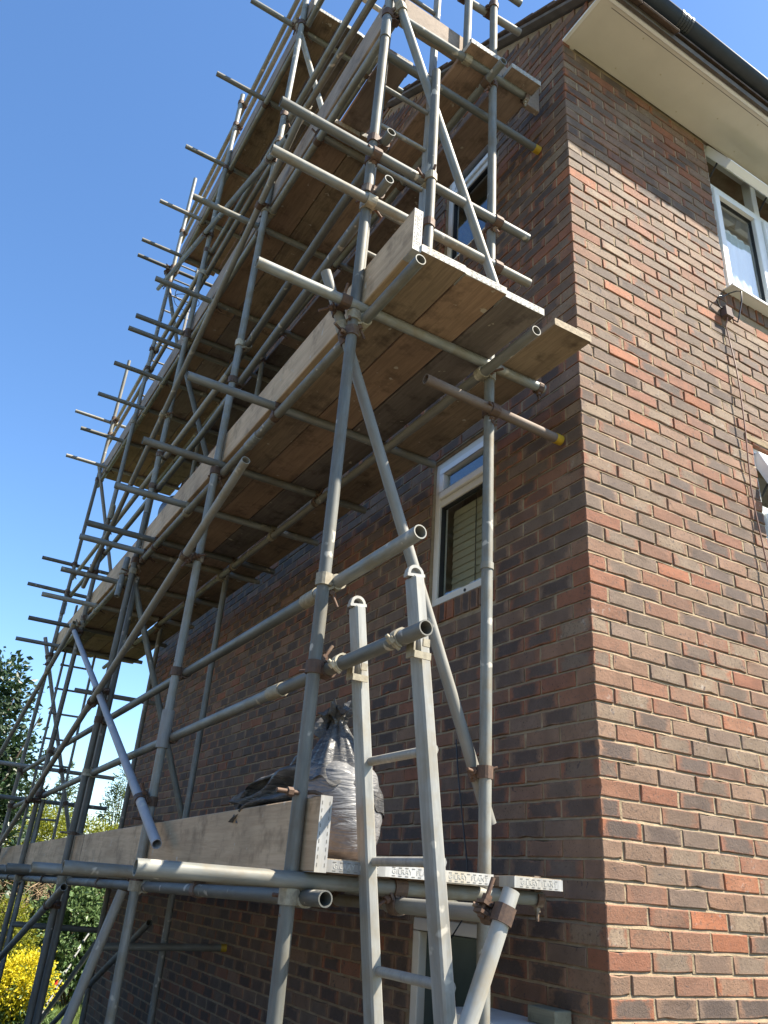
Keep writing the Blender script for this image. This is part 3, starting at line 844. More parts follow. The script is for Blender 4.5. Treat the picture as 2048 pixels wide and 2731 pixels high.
bs = thing('storage_box', 'low timber store with a white lid against the gable beside the door', 'storage box', (-.16, .40, 0))
m_ = MB(); m_.box((-.09, -.19, .0), (.13, .27, 1.90)); ob('box_body', m_.mesh('box_body', M['block']), bs)
m_ = MB(); m_.box((-.12, -.23, 1.905), (.148, .285, 1.945)); ob('lid', m_.mesh('lid', M['lid'], .004), bs)
m_ = MB(); m_.box((-.10, .175, 1.948), (-.02, .33, 2.0)); tag(ob('timber_block', m_.mesh('timber_block', M['block'], .004)), 'short mossy timber offcut lying on the white lid by the brick corner', 'timber')

# ------------------------------------------------------------------ scaffold
SCAF = thing('scaffold', 'galvanised tube scaffold with timber platforms along the gable of the brick house', 'scaffold', (-0.82, 4.0, 0))
OFF = Vector((-0.82, 4.0, 0))
TR = 0.02415
tubes = []
def tube_mesh(L, r=TR, wall=0.0042, bend=0.0):
    n = 20; rings = max(3, min(14, int(L / 0.35) + 2))
    mb = MB(); vs = []
    ph = random.uniform(0, 6.28)
    for i in range(rings):
        z = L * i / (rings - 1); b = bend * math.sin(math.pi * i / (rings - 1))
        for k in range(n):
            t = 2 * math.pi * k / n
            vs.append((r * math.cos(t) + b * math.cos(ph), r * math.sin(t) + b * math.sin(ph), z))
    mb.add(vs, [(i * n + k, i * n + (k + 1) % n, (i + 1) * n + (k + 1) % n, (i + 1) * n + k) for i in range(rings - 1) for k in range(n)], 0, True)
    ri = r - wall
    for z, dz in ((0, .22), (L, -.22)):
        dz = max(-L * .4, min(L * .4, dz))
        a = [(r * math.cos(2 * math.pi * k / n), r * math.sin(2 * math.pi * k / n), z) for k in range(n)]
        b = [(ri * math.cos(2 * math.pi * k / n), ri * math.sin(2 * math.pi * k / n), z) for k in range(n)]
        c = [(x, y, z + dz) for x, y, _ in b]
        fl = z == 0
        q = [(k, n + k, n + (k + 1) % n, (k + 1) % n) for k in range(n)]
        mb.add(a + b, [f if fl else f[::-1] for f in q])
        mb.add(b + c, [(f if fl else f[::-1]) for f in [(k, n + k, n + (k + 1) % n, (k + 1) % n) for k in range(n)]], 0, True)
        mb.add(c, [tuple(range(n - 1, -1, -1)) if not fl else tuple(range(n))])
    return mb.mesh('tube')

def tube(kind, p0, p1, mat='tube', coup=True):
    p0, p1 = Vector(p0), Vector(p1)
    d = p1 - p0
    me = tube_mesh(d.length, bend=random.uniform(-.0035, .0035) * min(2.0, d.length / 2))
    if mat == 'tube': mat = random.choice(('tube', 'tube', 'tube_dull', 'tube_pale', 'tube_dull'))
    me.materials.append(M[mat])
    o = ob(kind, me, SCAF)
    q = d.to_track_quat('Z', 'Y').to_matrix().to_4x4()
    o.matrix_local = Matrix.Translation(p0 - OFF) @ q @ Matrix.Rotation(random.uniform(0, 6.28), 4, 'Z')
    if coup: tubes.append((kind, p0, p1))
    return o

XO, XI, XL, XLI = -1.2, -0.45, -1.15, -0.497
def L1(y): return 2.312 - .0155 * y
def L2(y): return 4.605 + .0155 * y
def L3(y): return 6.735 + .058 * y
def L4(y): return 8.86 + .082 * y
# standards
def standard(x, yt, zt, yb, zb=0.0, splits=()):
    zz = [zb] + list(splits) + [zt]
    for a, b in zip(zz[:-1], zz[1:]):
        f = lambda z: yb + (yt - yb) * (z - zb) / (zt - zb)
        tube('standard', (x, f(a), a), (x, f(b) , b - .004))
standard(XO, .115, 8.6, .175, splits=(6.62,))
standard(XO, 1.835, 10.6, 2.075, splits=(3.05,))
standard(XO, 3.80, 10.32, 4.09, splits=(5.1,))
standard(XO, 5.84, 10.95, 6.31, splits=(5.9,))
standard(XO, 7.98, 9.18, 8.47, splits=(5.35,))
standard(XI, .145, 8.5, .145, splits=(3.62,))
for yt, yb, zt in ((3.83, 3.86, 7.9), (5.82, 5.83, 7.9), (7.9, 8.0, 8.0)):
    standard(XI, yt, zt, yb)
# doubled standards seen at the far bays
tube('standard', (XO + .052, 6.2, 2.9), (XO + .052, 6.28, .0))
tube('standard', (XO + .055, 4.02, 4.55), (XO + .055, 4.1, 1.2))

# ledgers
def run(kind, x, zf, y0, y1, splits=(), dz=0.0, mat='tube'):
    ys = [y0] + list(splits) + [y1]
    for a, b in zip(ys[:-1], ys[1:]):
        tube(kind, (x, a, zf(a) + dz), (x, b - .004, zf(b) + dz), mat)
run('ledger', XL, L1, 0.0, 8.6, (3.3,))
run('ledger', XLI, L1, .25, 8.4, (4.1,))
run('ledger', XL, L2, -.325, 8.55, (1.45, 5.3))
run('ledger', XLI, L2, -.255, 8.4, (3.2, 6.3))
run('ledger', XL, L3, .12, 8.35, (4.3,))
run('ledger', XLI, L3, -.02, 8.3, (3.6,))
run('ledger', XL, L4, 1.55, 6.3)
run('ledger', XLI, L4, 1.6, 6.2)
# guard rails
tube('guard_rail', (XL, -.43, 3.375), (XL, .36, 3.367)); tube('guard_rail', (XL, .364, 3.367), (XL, 6.0, 3.36))
tube('guard_rail', (XL, -.49, 3.045), (XL, .60, 3.035)); tube('guard_rail', (XL, .604, 3.035), (XL, 6.3, 2.94))
tube('guard_rail', (XL, 6.0, 3.35), (XL, 8.6, 3.33)); tube('guard_rail', (XL, 6.33, 2.96), (XL, 8.6, 2.93))
tube('guard_rail', (XL + .002, .045, 5.735), (XL, 2.3, 5.60)); tube('guard_rail', (XL, 2.304, 5.60), (XL, 8.5, 5.86))
tube('guard_rail', (XL + .002, .02, 5.38), (XL, 2.6, 5.30)); tube('guard_rail', (XL, 2.604, 5.30), (XL, 8.5, 5.55))
tube('guard_rail', (XL, .40, 7.76), (XL, 4.2, 8.05)); tube('guard_rail', (XL, 4.204, 8.05), (XL, 8.5, 8.2))
tube('guard_rail', (XL, .20, 7.40), (XL, 3.1, 7.70)); tube('guard_rail', (XL, 3.104, 7.70), (XL, 8.5, 7.95))
tube('guard_rail', (XL, 1.75, 10.05), (XL, 6.2, 10.35)); tube('guard_rail', (XL, 1.8, 9.68), (XL, 6.1, 10.02))
# transoms
def transom(y, zf, x0=-1.675, x1=-.13):
    z = zf(y) + .0487
    j = random.uniform(-.02, .02)
    return tube('transom', (x0 + j, y, z + random.uniform(-.0, .003)), (x1 + j * .5, y + random.uniform(-.012, .012), z))
tube('transom', (-1.70, .13, L1(.13) + .0487), (-.19, .135, L1(.13) + .0487), 'tube_dull')
for y in (1.20, 2.10, 3.05, 4.10, 5.1, 6.15, 7.2, 8.35): transom(y, L1, x0=-1.70, x1=-.19)
for y in (.128, 1.12, 1.96, 2.71, 3.53, 3.86, 4.80, 5.74, 6.78, 7.9): transom(y, L2)
for y in (2.17, 3.30, 3.95, 4.20, 4.93, 5.70, 6.72, 7.68): transom(y, L3, x0=-1.69)
for y in (1.96, 2.82, 3.85, 4.82, 5.62, 5.95): transom(y, L4, x0=-1.66)
tube('transom', (-1.17, .13, 6.79), (-.185, .13, 6.815))
tube('transom', (-1.16, 1.12, L3(1.12) + .0487), (-.2, 1.12, L3(1.12) + .0487))
# end rails at the near end of the second and third lifts
tube('guard_rail', (-1.71, .092, 5.272), (-.237, .092, 5.265)); tube('guard_rail', (-1.71, .088, 5.588), (-.243, .09, 5.58))
tube('guard_rail', (-1.25, .20, 7.45), (-.19, .20, 7.55)); tube('guard_rail', (-1.2, .21, 7.87), (-.17, .21, 7.90))
# end rails at the far end
tube('guard_rail', (-1.45, 8.28, 3.39), (-.09, 8.28, 3.37)); tube('guard_rail', (-1.35, 8.29, 3.02), (-.10, 8.29, 3.01))
tube('guard_rail', (-1.607, 8.22, 5.962), (-.60, 8.22, 5.95)); tube('guard_rail', (-1.689, 8.24, 5.582), (-.60, 8.24, 5.565))
tube('guard_rail', (-1.72, 8.10, 8.147), (-.5, 8.10, 8.13)); tube('guard_rail', (-.95, 1.92, 9.95), (-.3, 1.92, 9.93))
tube('guard_rail', (-1.12, 6.1, 3.95), (-.30, 6.1, 3.95))
# bracing in the plane of the gable
XB = -1.252
tube('brace', (XB, 1.27, 7.12), (XB, 6.35, 5.10)); tube('brace', (XB, 1.50, 7.16), (XB, 6.40, 9.37))
tube('brace', (XB - .03, 1.10, 4.29), (XB - .03, 8.1, 2.36)); tube('brace', (XB - .02, 6.15, 4.62), (-1.53, 7.9, 3.30))
tube('brace', (XB - .01, 6.42, 4.68), (XB - .01, 1.54, 2.465), 'tube_blue')
tube('brace', (XB, 3.6, 2.22), (XB, 9.2, .62)); tube('brace', (XI, 4.3, 2.0), (XI, 8.6, .33))
# bracing across the scaffold
tube('brace', (-1.36, .082, 7.32), (-.44, .085, 5.06)); tube('brace', (-1.335, .20, 4.84), (-.375, .205, 2.60))
tube('brace', (-1.19, 4.03, 4.58), (-.43, 3.93, 2.70)); tube('brace', (-1.14, 4.03, 6.72), (-.55, 3.93, 5.25))
tube('brace', (-1.31, 8.28, 4.95), (-.42, 8.2, 2.5)); tube('brace', (-1.24, 8.05, 7.42), (-.6, 8.08, 5.5))
tube('brace', (-1.24, 1.92, 9.1), (-.55, 1.95, 7.4)); tube('brace', (-1.25, 6.0, 9.35), (-.6, 5.9, 7.3))
tube('brace', (-1.256, 2.03, 2.255), (-1.81, 2.03, 0.0)); tube('brace', (-.792, -.435, 2.372), (-1.80, -.36, 0.0))
tube('ledger', (-.815, -.38, 2.309), (-.815, .19, 2.305))
tube('brace', (-1.24, 4.1, 4.72), (-1.27, 4.02, 4.35))
# tie tubes to the wall with yellow end caps
def tie(p0, p1, mat='tube'):
    o = tube('tie_tube', p0, p1, mat)
    d = (Vector(p1) - Vector(p0)).normalized()
    mb = MB(); mb.cyl(Vector(p1) - d * .035, Vector(p1) + d * .006, .0262, n=18)
    c = ob('end_cap', mb.mesh('end_cap', M['yellow']), SCAF, -OFF)
tie((-1.13, .255, 6.62), (-.02, .235, 6.57))
tie((-.841, .093, 4.4), (-.025, .128, 4.399), 'tube_rust')
tie((-.95, 3.80, 1.87), (-.03, 3.74, 1.894))
tube('ledger', (-1.18, 6.0, 1.85), (-.40, 6.0, 1.83)); 
# uprights standing on the platforms at the near end
tube('upright', (-.893, .055, 4.76), (-.905, .055, 6.40)); tube('upright', (-.655, .135, 6.857), (-.65, .135, 8.4))

# ---- couplers wherever two tubes pass close to each other
def closest(a0, a1, b0, b1):
    d1, d2, r = a1 - a0, b1 - b0, a0 - b0
    a, e, f = d1.dot(d1), d2.dot(d2), d2.dot(r)
    b, c = d1.dot(d2), d1.dot(r)
    den = a * e - b * b
    if den < 1e-6 * a * e: return None
    s = min(1, max(0, (b * f - c * e) / den)); t = (b * s + f) / e
    if t < 0: t = 0; s = min(1, max(0, -c / a))
    elif t > 1: t = 1; s = min(1, max(0, (b - c) / a))
    return a0 + d1 * s, b0 + d2 * t

def band(mb, p, d, toward, w=.047):
    d = d.normalized(); x = (toward - d * toward.dot(d)); x.normalize(); y = d.cross(x)
    n = 14; vs = []
    a0, a1 = R(30), R(330)
    for i in range(n + 1):
        t = math.pi / 2 + a0 + (a1 - a0) * i / n - R(60)
        q = x * math.cos(t) + y * math.sin(t)
        bulge = .0015 * math.sin(i * 1.7)
        for rr, h in ((.0243, -w / 2), (.0310 + bulge, -w / 2), (.0310 + bulge, w / 2), (.0243, w / 2)):
            vs.append(p + q * rr + d * h)
    fs = [(4 * i + k, 4 * i + (k + 1) % 4, 4 * i + 4 + (k + 1) % 4, 4 * i + 4 + k) for i in range(n) for k in range(4)]
    mb.add(vs, fs, 0, False)
    mb.add(vs[:4], [(3, 2, 1, 0)]); mb.add(vs[-4:], [(0, 1, 2, 3)])
    t = math.pi / 2 - R(60); q = (x * math.cos(t) + y * math.sin(t)); tan = (-x * math.sin(t) + y * math.cos(t))
    return p + q * .034, tan, q, d

def bolt_mesh(p, ax, q, d, side):
    mb = MB(); ax = ax * side
    mb.cyl(p - ax * .022, p + ax * .086, .0068, n=7)
    mb.cyl(p + ax * .020, p + ax * .036, .0145, n=6, smooth=False)
    mb.cyl(p - ax * .026, p - ax * .018, .011, n=6, smooth=False)
    return mb
seen = []
ncoup = 0
for i in range(len(tubes)):
    for k in range(i + 1, len(tubes)):
        ka, a0, a1 = tubes[i]; kb, b0, b1 = tubes[k]
        r = closest(a0, a1, b0, b1)
        if r is None: continue
        pa, pb = r; dist = (pa - pb).length
        if dist < .030 or dist > .082: continue
        mid = (pa + pb) / 2
        if any((mid - s).length < .05 for s in seen): continue
        seen.append(mid)
        da, db = (a1 - a0).normalized(), (b1 - b0).normalized()
        if abs(da.dot(db)) > .97: continue
        near = mid.y < 3.0
        mb = MB()
        pas, das = pa - mid, da
        info = []
        to = (pb - pa)
        sgn = random.choice((-1, 1))
        info.append(band(mb, pa - mid, da, to)); info.append(band(mb, pb - mid, db * sgn, -to))
        # saddle block between the bands
        zax = to.normalized(); xax = da; yax = zax.cross(xax).normalized(); xax = yax.cross(zax)
        MM = Matrix((xax, yax, zax)).transposed()
        gap = max(.004, dist - 2 * .0243)
        mb.box((-.019, -.019, -gap / 2 - .002), (.019, .019, gap / 2 + .002), 0, MM)
        mat = M['coupler'] if random.random() < .78 else M['coupler_galv']
        # lips beside the bolts
        for (bp, ax, q, dd) in info:
            XX = Matrix((ax, q, dd)).transposed()
            for s_ in (-1, 1):
                vs_lo, vs_hi = (-.005 + s_ * .013, -.014, -.018), (.005 + s_ * .013, .018, .018)
                b2 = MB(); b2.box(vs_lo, vs_hi, 0, XX)
                mb.add([tuple(Vector(v) + bp) for v in b2.v], b2.f)
        C_ = ob('coupler', mb.mesh('coupler', mat), SCAF, mid - OFF)
        for (bp, ax, q, dd) in info:
            bm_ = bolt_mesh(bp, ax, q, dd, random.choice((-1, 1)))
            if near: ob('bolt', bm_.mesh('bolt', M['bolt']), C_)
            else: 
                bo = bm_
                b_mesh = bo.mesh('bolt', M['bolt']); ob('bolt', b_mesh, C_)
        ncoup += 1
print('couplers', ncoup, 'tubes', len(tubes), 'bricks', len(bricks))

# sleeve couplers over tube joints
def sleeve(p, d, L=.17, r=.0285, mat=None):
    p, d = Vector(p), Vector(d).normalized()
    mb = MB()
    mb.cyl(-d * L / 2, d * L / 2, r, n=18)
    a = d.orthogonal().normalized()
    mb2 = MB()
    for k in (-.3, .3):
        q = d * L * k
        mb2.cyl(q + a * .02, q + a * .05, .007, n=6); mb2.cyl(q + a * .034, q + a * .044, .013, n=6, smooth=False)
    c = a.cross(d)
    X = Matrix((a, c, d)).transposed()
    b = MB(); b.box((.020, -.012, -L * .47), (.040, .012, L * .47), 0, X); mb.add(b.v, b.f)
    o = ob('sleeve_coupler', mb.mesh('sleeve_coupler', M[mat] if mat else (M['coupler_galv'] if random.random() < .5 else M['tube'])), SCAF, p - OFF)
    ob('bolt', mb2.mesh('bolt', M['bolt']), o)
sleeve((XO, .128, 6.62), (0, 0, 1)); sleeve((XO, 2.005, 3.05), (0, 0, 1), .20, .034, 'band'); sleeve((XL, 1.45, L2(1.45)), (0, 1, .015))
sleeve((XL, .36, 3.367), (0, 1, 0), .12); sleeve((XL, .60, 3.035), (0, 1, 0), .12)
sleeve((XO, 8.18, 5.35), (0, 0, 1)); sleeve((XL, 1.85, 7.86), (0, 1, .07)); sleeve((XL, 1.55, 7.54), (0, 1, .07)); sleeve((XI, .145, 3.62), (0, 0, 1), .03)
sleeve((XO, 6.0, 5.9), (0, 0, 1))

# ---- boards
def text_mesh(s, size):
    cu = bpy.data.curves.new('lettering', 'FONT'); cu.body = s; cu.size = size; cu.extrude = .0006; cu.align_x = 'CENTER'; cu.align_y = 'CENTER'
    cu.space_character = 1.15
    tmp = bpy.data.objects.new('tmp', cu); COL.objects.link(tmp)
    dg = bpy.context.evaluated_depsgraph_get()
    me = bpy.data.meshes.new_from_object(tmp.evaluated_get(dg)); bpy.data.objects.remove(tmp)
    me.name = 'lettering'; me.materials.clear(); me.materials.append(M['letter'])
    return me
LET = text_mesh('GILRAY  PLANT', .021)

def board(kind, lo, hi, zf=None, mat='board', near_band=False, far_band=False, letter=False, edge=False, parent=None):
    """board along Y; zf gives extra height along the run"""
    (x0, y0, z0), (x1, y1, z1) = lo, hi
    n = max(2, int((y1 - y0) / .5)); vs = []
    org = Vector(((x0 + x1) / 2, y0, z0))
    ph, am = random.uniform(0, 6), random.uniform(.0, .004)
    b = .004
    for i in range(n + 1):
        y = y0 + (y1 - y0) * i / n
        dz = (zf(y) - zf(y0)) if zf else 0
        wob = am * math.sin(ph + y * 1.3)
        prof = [(x0 + b, z0), (x1 - b, z0), (x1, z0 + b), (x1, z1 - b), (x1 - b, z1), (x0 + b, z1), (x0, z1 - b), (x0, z0 + b)]
        for x, z in prof:
            vs.append((x - org.x + (wob if edge else 0), y - org.y, z - org.z + dz + (0 if edge else wob)))
    mb = MB()
    mb.add(vs, [(8 * i + k, 8 * i + 8 + k, 8 * i + 8 + (k + 1) % 8, 8 * i + (k + 1) % 8) for i in range(n) for k in range(8)])
    mb.add(vs[:8], [tuple(range(8))], 1); mb.add(vs[-8:], [tuple(range(7, -1, -1))], 1)
    o = ob(kind, mb.mesh(kind, [M[mat], M['endgrain']]), SCAF, org - OFF)
    for flag, y, s in ((near_band, 0, 1), (far_band, y1 - y0, -1)):
        if not flag: continue
        t = .0016; e = MB(); dz = 0 if s == 1 else ((zf(y1) - zf(y0)) if zf else 0)
        wx, hz = (x1 - x0) / 2, z1 - z0
        if edge:   # strap goes round top and bottom
            e.box((-wx - .002, y - s * .0 - t * (s == 1), dz - t), (wx + .002, y + t * (s == -1) , dz + hz + t))
            e.box((-wx - .002, min(y, y + s * .075), dz + hz), (wx + .002, max(y, y + s * .075), dz + hz + t))
            e.box((-wx - .002, min(y, y + s * .075), dz - t), (wx + .002, max(y, y + s * .075), dz))
            for i in range(9):
                z = dz + .02 + i * (hz - .04) / 8
                for xx in (-wx + .004, wx - .007): e.box((xx, y - s * (t + .0008), z - .006), (xx + .0022, y - s * t * .5, z + .005), 1)
        else:
            e.box((-wx - t, y - t * (s == 1), dz + .001), (wx + t, y + t * (s == -1), dz + hz - .001))
            for sx in (-1, 1):
                xa, xb = sorted((sx * wx, sx * (wx + t)))
                e.box((xa, min(y, y + s * .085), dz + .001), (xb, max(y, y + s * .085), dz + hz - .001))
            for i in range(7):
                x = -wx + .03 + i * (2 * wx - .06) / 6
                for z in (dz + .005, dz + hz - .0085): e.box((x - .006, y - s * (t + .0008), z), (x + .006, y - s * t * .5, z + .0024), 1)
        bo = ob('end_band', e.mesh('end_band', [M['band'], M['slot']], ), o)
        if letter:
            l = ob('lettering', LET, bo)
            if edge: l.matrix_local = Matrix.Translation((0, y - s * (t + .0004), dz + hz * .5)) @ Matrix.Rotation(R(90), 4, 'X') @ Matrix.Rotation(R(-90), 4, 'Z')
            else: l.matrix_local = Matrix.Translation((0, y - s * (t + .0004), dz + hz / 2)) @ Matrix.Rotation(R(90), 4, 'X')
    return o
BT = .038
BX = [(-1.1305, -.9145), (-.9085, -.6955), (-.6885, -.4765)]
BIN = (-.398, -.178)
def lift(zf, ys, starts, ends, inner_start, inner_end, letter, bands=True):
    bt = .0487 + TR
    for bi, (x0, x1) in enumerate(BX + [BIN]):
        st = starts[bi] if bi < 3 else inner_start; en = ends[bi] if bi < 3 else inner_end
        cuts = [st] + [y + random.uniform(-.15, .15) for y in ys if y > st + .4 and y < en - .4] + [en]
        for q, (a, b) in enumerate(zip(cuts[:-1], cuts[1:])):
            dzr = random.uniform(.001, .004)
            board('scaffold_board', (x0, a + .004, zf(a) + bt + dzr), (x1, b - .004, zf(a) + bt + dzr + BT), zf, (('board_tan', 'board_orange', 'board_grey', 'board_tan')[bi] if (zf is L2 and q == 0) else random.choice(('board', 'board', 'board_orange', 'board_grey', 'board_tan'))), near_band=(q == 0 and bands and not (zf is L2 and bi == 3)), far_band=(q == len(cuts) - 2), letter=(letter and q == 0))
lift(L1, (3.9, 6.4), (.055, .06, .052), (8.5, 8.5, 8.5), .03, 8.45, True)
lift(L2, (3.6, 7.0), (-.300, -.296, -.285), (8.3, 8.32, 8.28), -.27, 8.2, True)
lift(L3, (3.4, 6.2), (.985, .97, .03), (8.15, 8.1, 8.12), .02, 8.1, True)
lift(L4, (3.7,), (1.72, 1.715, 1.72), (5.75, 5.78, 5.7), 2.2, 5.6, False)
board('scaffold_board', (-1.055, .39, L3(.4) + .118), (-.875, 2.2, L3(.4) + .118 + BT), L3, 'board', near_band=True)
# toe boards
bt = .0487 + TR + .001
TX = (-1.172, -1.134)
for zf, segs in ((L1, ((.05, 3.7), (3.71, 6.1), (6.11, 8.5))), (L2, ((-.29, 3.3), (3.31, 5.35), (5.36, 8.3))), (L3, ((.16, 4.3), (4.31, 8.1))), (L4, ((1.7, 5.8),))):
    for q, (a, b) in enumerate(segs):
        board('toe_board', (TX[0], a, zf(a) + bt), (TX[1], b, zf(a) + bt + .222), zf, 'toe' if zf in (L1, L2) else 'toe_grey', near_band=(q == 0), far_band=False, letter=(q == 0 and zf in (L2,)), edge=True)
e = MB(); e.box((-.52, -.019, -.11), (.52, .019, .11))
o = ob('toe_board', e.mesh('toe_board', M['toe_grey'], .004), SCAF); o.matrix_local = Matrix.Translation(Vector((-.56, .20, L3(.15) + bt + BT + .115)) - OFF) @ Matrix.Rotation(R(1.0), 4, 'Z')
# board clips under the inner end of the transoms
for (x, y, zf) in [(-.155, .128, L2), (-.215, .13, L1), (-.21, .13, L3)]:
    mb = MB(); band(mb, Vector((0, 0, 0)), Vector((1, 0, 0)), Vector((0, 0, 1)), .03); mb.box((-.015, -.006, .0), (.015, .006, .075))
    mb.cyl((0, 0, -.075), (0, 0, -.02), .007, n=7); mb.cyl((0, 0, -.045), (0, 0, -.03), .013, n=6, smooth=False)
    ob('board_clip', mb.mesh('board_clip', M['coupler']), SCAF, Vector((x, y, zf(y) + .0487)) - OFF)
# toe board clip on the near upright
mb = MB(); band(mb, Vector((0, 0, 0)), Vector((0, 0, 1)), Vector((1, 0, 0)), .022)
mb.path([(.02, .0, 0.006), (.05, -.02, .010), (.075, -.02, .004), (.088, -.02, -.012), (.088, -.02, -.035)], .007, 6)
mb.cyl((-.015, -.035, 0), (-.10, -.05, .0), .0075, n=7); mb.cyl((-.04, -.04, 0), (-.06, -.043, 0), .014, n=6, smooth=False)
ob('toe_board_clip', mb.mesh('toe_board_clip', M['coupler']), SCAF, Vector((XO, .17, L1(.1) + .305)) - OFF)
for y in (2.02, 4.02):
    mb = MB(); band(mb, Vector((0, 0, 0)), Vector((0, 0, 1)), Vector((1, 0, 0)), .022); mb.box((.02, -.012, -.004), (.085, .012, .004)); mb.cyl((-.02, -.03, 0), (-.09, -.03, 0), .0075, n=7)
    ob('toe_board_clip', mb.mesh('toe_board_clip', M['coupler']), SCAF, Vector((XO, y, L1(y) + .31)) - OFF)

# ------------------------------------------------------------------ ladders
def ladder(label, foot, top, side, width, pitch, group=None, stile=(.026, .058), mat='alu', caps=False, rung_r=.013, offs=.16):
    foot, top, side = Vector(foot), Vector(top), Vector(side).normalized()
    Lr = thing('ladder', label, 'ladder', foot, group)
    d = (top - foot); L = d.length; d.normalize(); nrm = d.cross(side).normalized()
    X = Matrix((side, nrm, d)).transposed().to_4x4()
    for s in (-1, 1):
        mb = MB(); w, h = stile
        mb.box((-w / 2, -h / 2, 0), (w / 2, h / 2, L))
        o = ob('stile', mb.mesh('stile', M[mat], .006), Lr); o.matrix_local = Matrix.Translation(side * s * width / 2) @ X
        if caps:
            c = MB(); n = 12; r1, r2 = .030, .020; vs = []
            for i in range(n + 1):
                t = math.pi * i / n
                for rr in (r1, r2):
                    for yy in (-.012, .012):
                        vs.append((yy if False else yy, rr * math.cos(t) if True else 0, rr * math.sin(t)))
            fs = []
            for i in range(n):
                a, b = 4 * i, 4 * i + 4
                fs += [(a, a + 1, b + 1, b), (a + 3, a + 2, b + 2, b + 3), (a + 2, a, b, b + 2), (a + 1, a + 3, b + 3, b + 1)]
            c.add(vs, fs); c.box((-.013, -.033, -.010), (.013, .033, .0))
            for yy in (-.014, .014): c.cyl((w / 2 * 0 - .015, yy, -.03), (w / 2 + .012, yy, -.03), .005, n=7, mi=1)
            k = ob('end_cap', c.mesh('end_cap', [M['band'], M['bolt']]), o); k.matrix_local = Matrix.Translation((0, 0, L + .010))
    z = offs
    while z < L - (.35 if caps else .06):
        mb = MB(); mb.cyl((-width / 2 + .0, 0, 0), (width / 2, 0, 0), rung_r, n=10)
        for s2 in (-1, 1):
            e2 = s2 * (width / 2 + stile[0] / 2)
            mb.cyl((e2 - s2 * .004, 0, 0), (e2 + s2 * .0035, 0, 0), .0185, .016, n=9, smooth=False)
        o = ob('rung', mb.mesh('rung', M[mat], .0), Lr); o.matrix_local = Matrix.Translation(d * z) @ X
        z += pitch
    return Lr, X, d
LD, X, d = ladder('aluminium pole ladder clamped to the near guard rail in front of rubble sack', (-.655, -.155, 0.0), (-1.088, -.125, 3.262), (0, 1, 0), .385, .305, 'scaffold access ladders', (.062, .040), 'alu', True, .0145, .315)
for yy in (.045, -.345):
    mb = MB()
    mb.box((-.030, -.034, -.055), (-.024, .010, .012)); mb.box((-.030, -.040, -.060), (.030, -.034, -.038)); mb.box((.0, -.040, -.02), (.024, -.034, .004))
    band(mb, Vector((-.06, 0, .0)), Vector((0, 1, 0)), Vector((1, 0, -.6)), .03)
    mb.cyl((-.11, .0, .0), (-.06, .0, -.035), .007, n=7); mb.cyl((-.10, .0, -.005), (-.085, .0, -.017), .014, n=6, smooth=False)
    o = ob('ladder_clamp', mb.mesh('ladder_clamp', M['coupler_galv']), LD, Vector((-1.09, yy, 3.045)) - Vector((-.655, -.155, 0.0)))
ladder('steep ladder rising through the hatch of the third lift behind the near standard', (-.875, .46, 4.77), (-.865, .43, 8.4), (1, 0, 0), .34, .325, 'scaffold access ladders', (.028, .062), 'alu', False, .0145, .24)
ladder('thin ladder between first and second lifts at the far end', (-.86, 8.05, 2.35), (-.88, 8.12, 5.4), (1, 0, 0), .36, .30, 'scaffold access ladders', (.026, .055))
ladder('sunlit ladder rising above the third lift at the far end', (-.92, 6.85, 7.25), (-.90, 6.75, 10.35), (1, 0, 0), .34, .28, 'scaffold access ladders', (.03, .065))
GL, X_, d_ = ladder('long aluminium ladder leaning in the garden behind the scaffold', (.20, 11.9, 0.0), (.64, 11.0, 1.62), (.35, .93, .1), .30, .25, None, (.03, .06))
mb = MB(); mb.box((-.02, -.015, -.03), (.02, .015, .03)); o = ob('red_tag', mb.mesh('red_tag', M['red']), GL, Vector((.17, -.42, .80)))

# ------------------------------------------------------------------ rubble sack and bags
def blob(name, label_parts, fn, nu=64, nv=36):
    vs = []; 
    for j in range(nv + 1):
        for i in range(nu):
            vs.append(fn(2 * math.pi * i / nu, j / nv))
    mb = MB()
    mb.add(vs, [(j * nu + i, j * nu + (i + 1) % nu, (j + 1) * nu + (i + 1) % nu, (j + 1) * nu + i) for j in range(nv) for i in range(nu)], 0, True)
    mb.add([vs[k] for k in range(nu)], [tuple(range(nu - 1, -1, -1))]); mb.add(vs[-nu:], [tuple(range(nu))])
    return mb
SK = thing('rubble_sack', 'bulging dusty grey sack draped in black polythene on the lowest platform', 'sack', (-.925, .42, L1(.4) + .0487 + TR + BT + .006))
def f_sack(t, v):
    z = .40 * v
    r = .162 + .052 * math.sin(math.pi * min(1, v * 1.05) ** .8) - (.05 * max(0, .10 - v) / .10)
    if v > .82: r *= 1 - ((v - .82) / .18) ** 2 * .55
    env = max(0, 1 - v * 1.25)
    r += .0065 * (abs(math.sin(17 * v - 1.5 * t + .8 * math.sin(2 * t))) ** .6 - .6) * env + .003 * (abs(math.sin(29 * v - 2.0 * t + 1.7)) ** .7 - .6) * env + .004 * math.sin(4 * t + 5 * v) + .0025 * math.sin(9 * t - 12 * v)
    return (r * math.cos(t) * .80, r * math.sin(t) * .78, z * .92)
ob('sack_body', blob('sack', None, f_sack, 96, 72).mesh('sack_body', M['sack']), SK)
rs = random.Random(11)
ph = [rs.uniform(0, 6.28) for _ in range(8)]
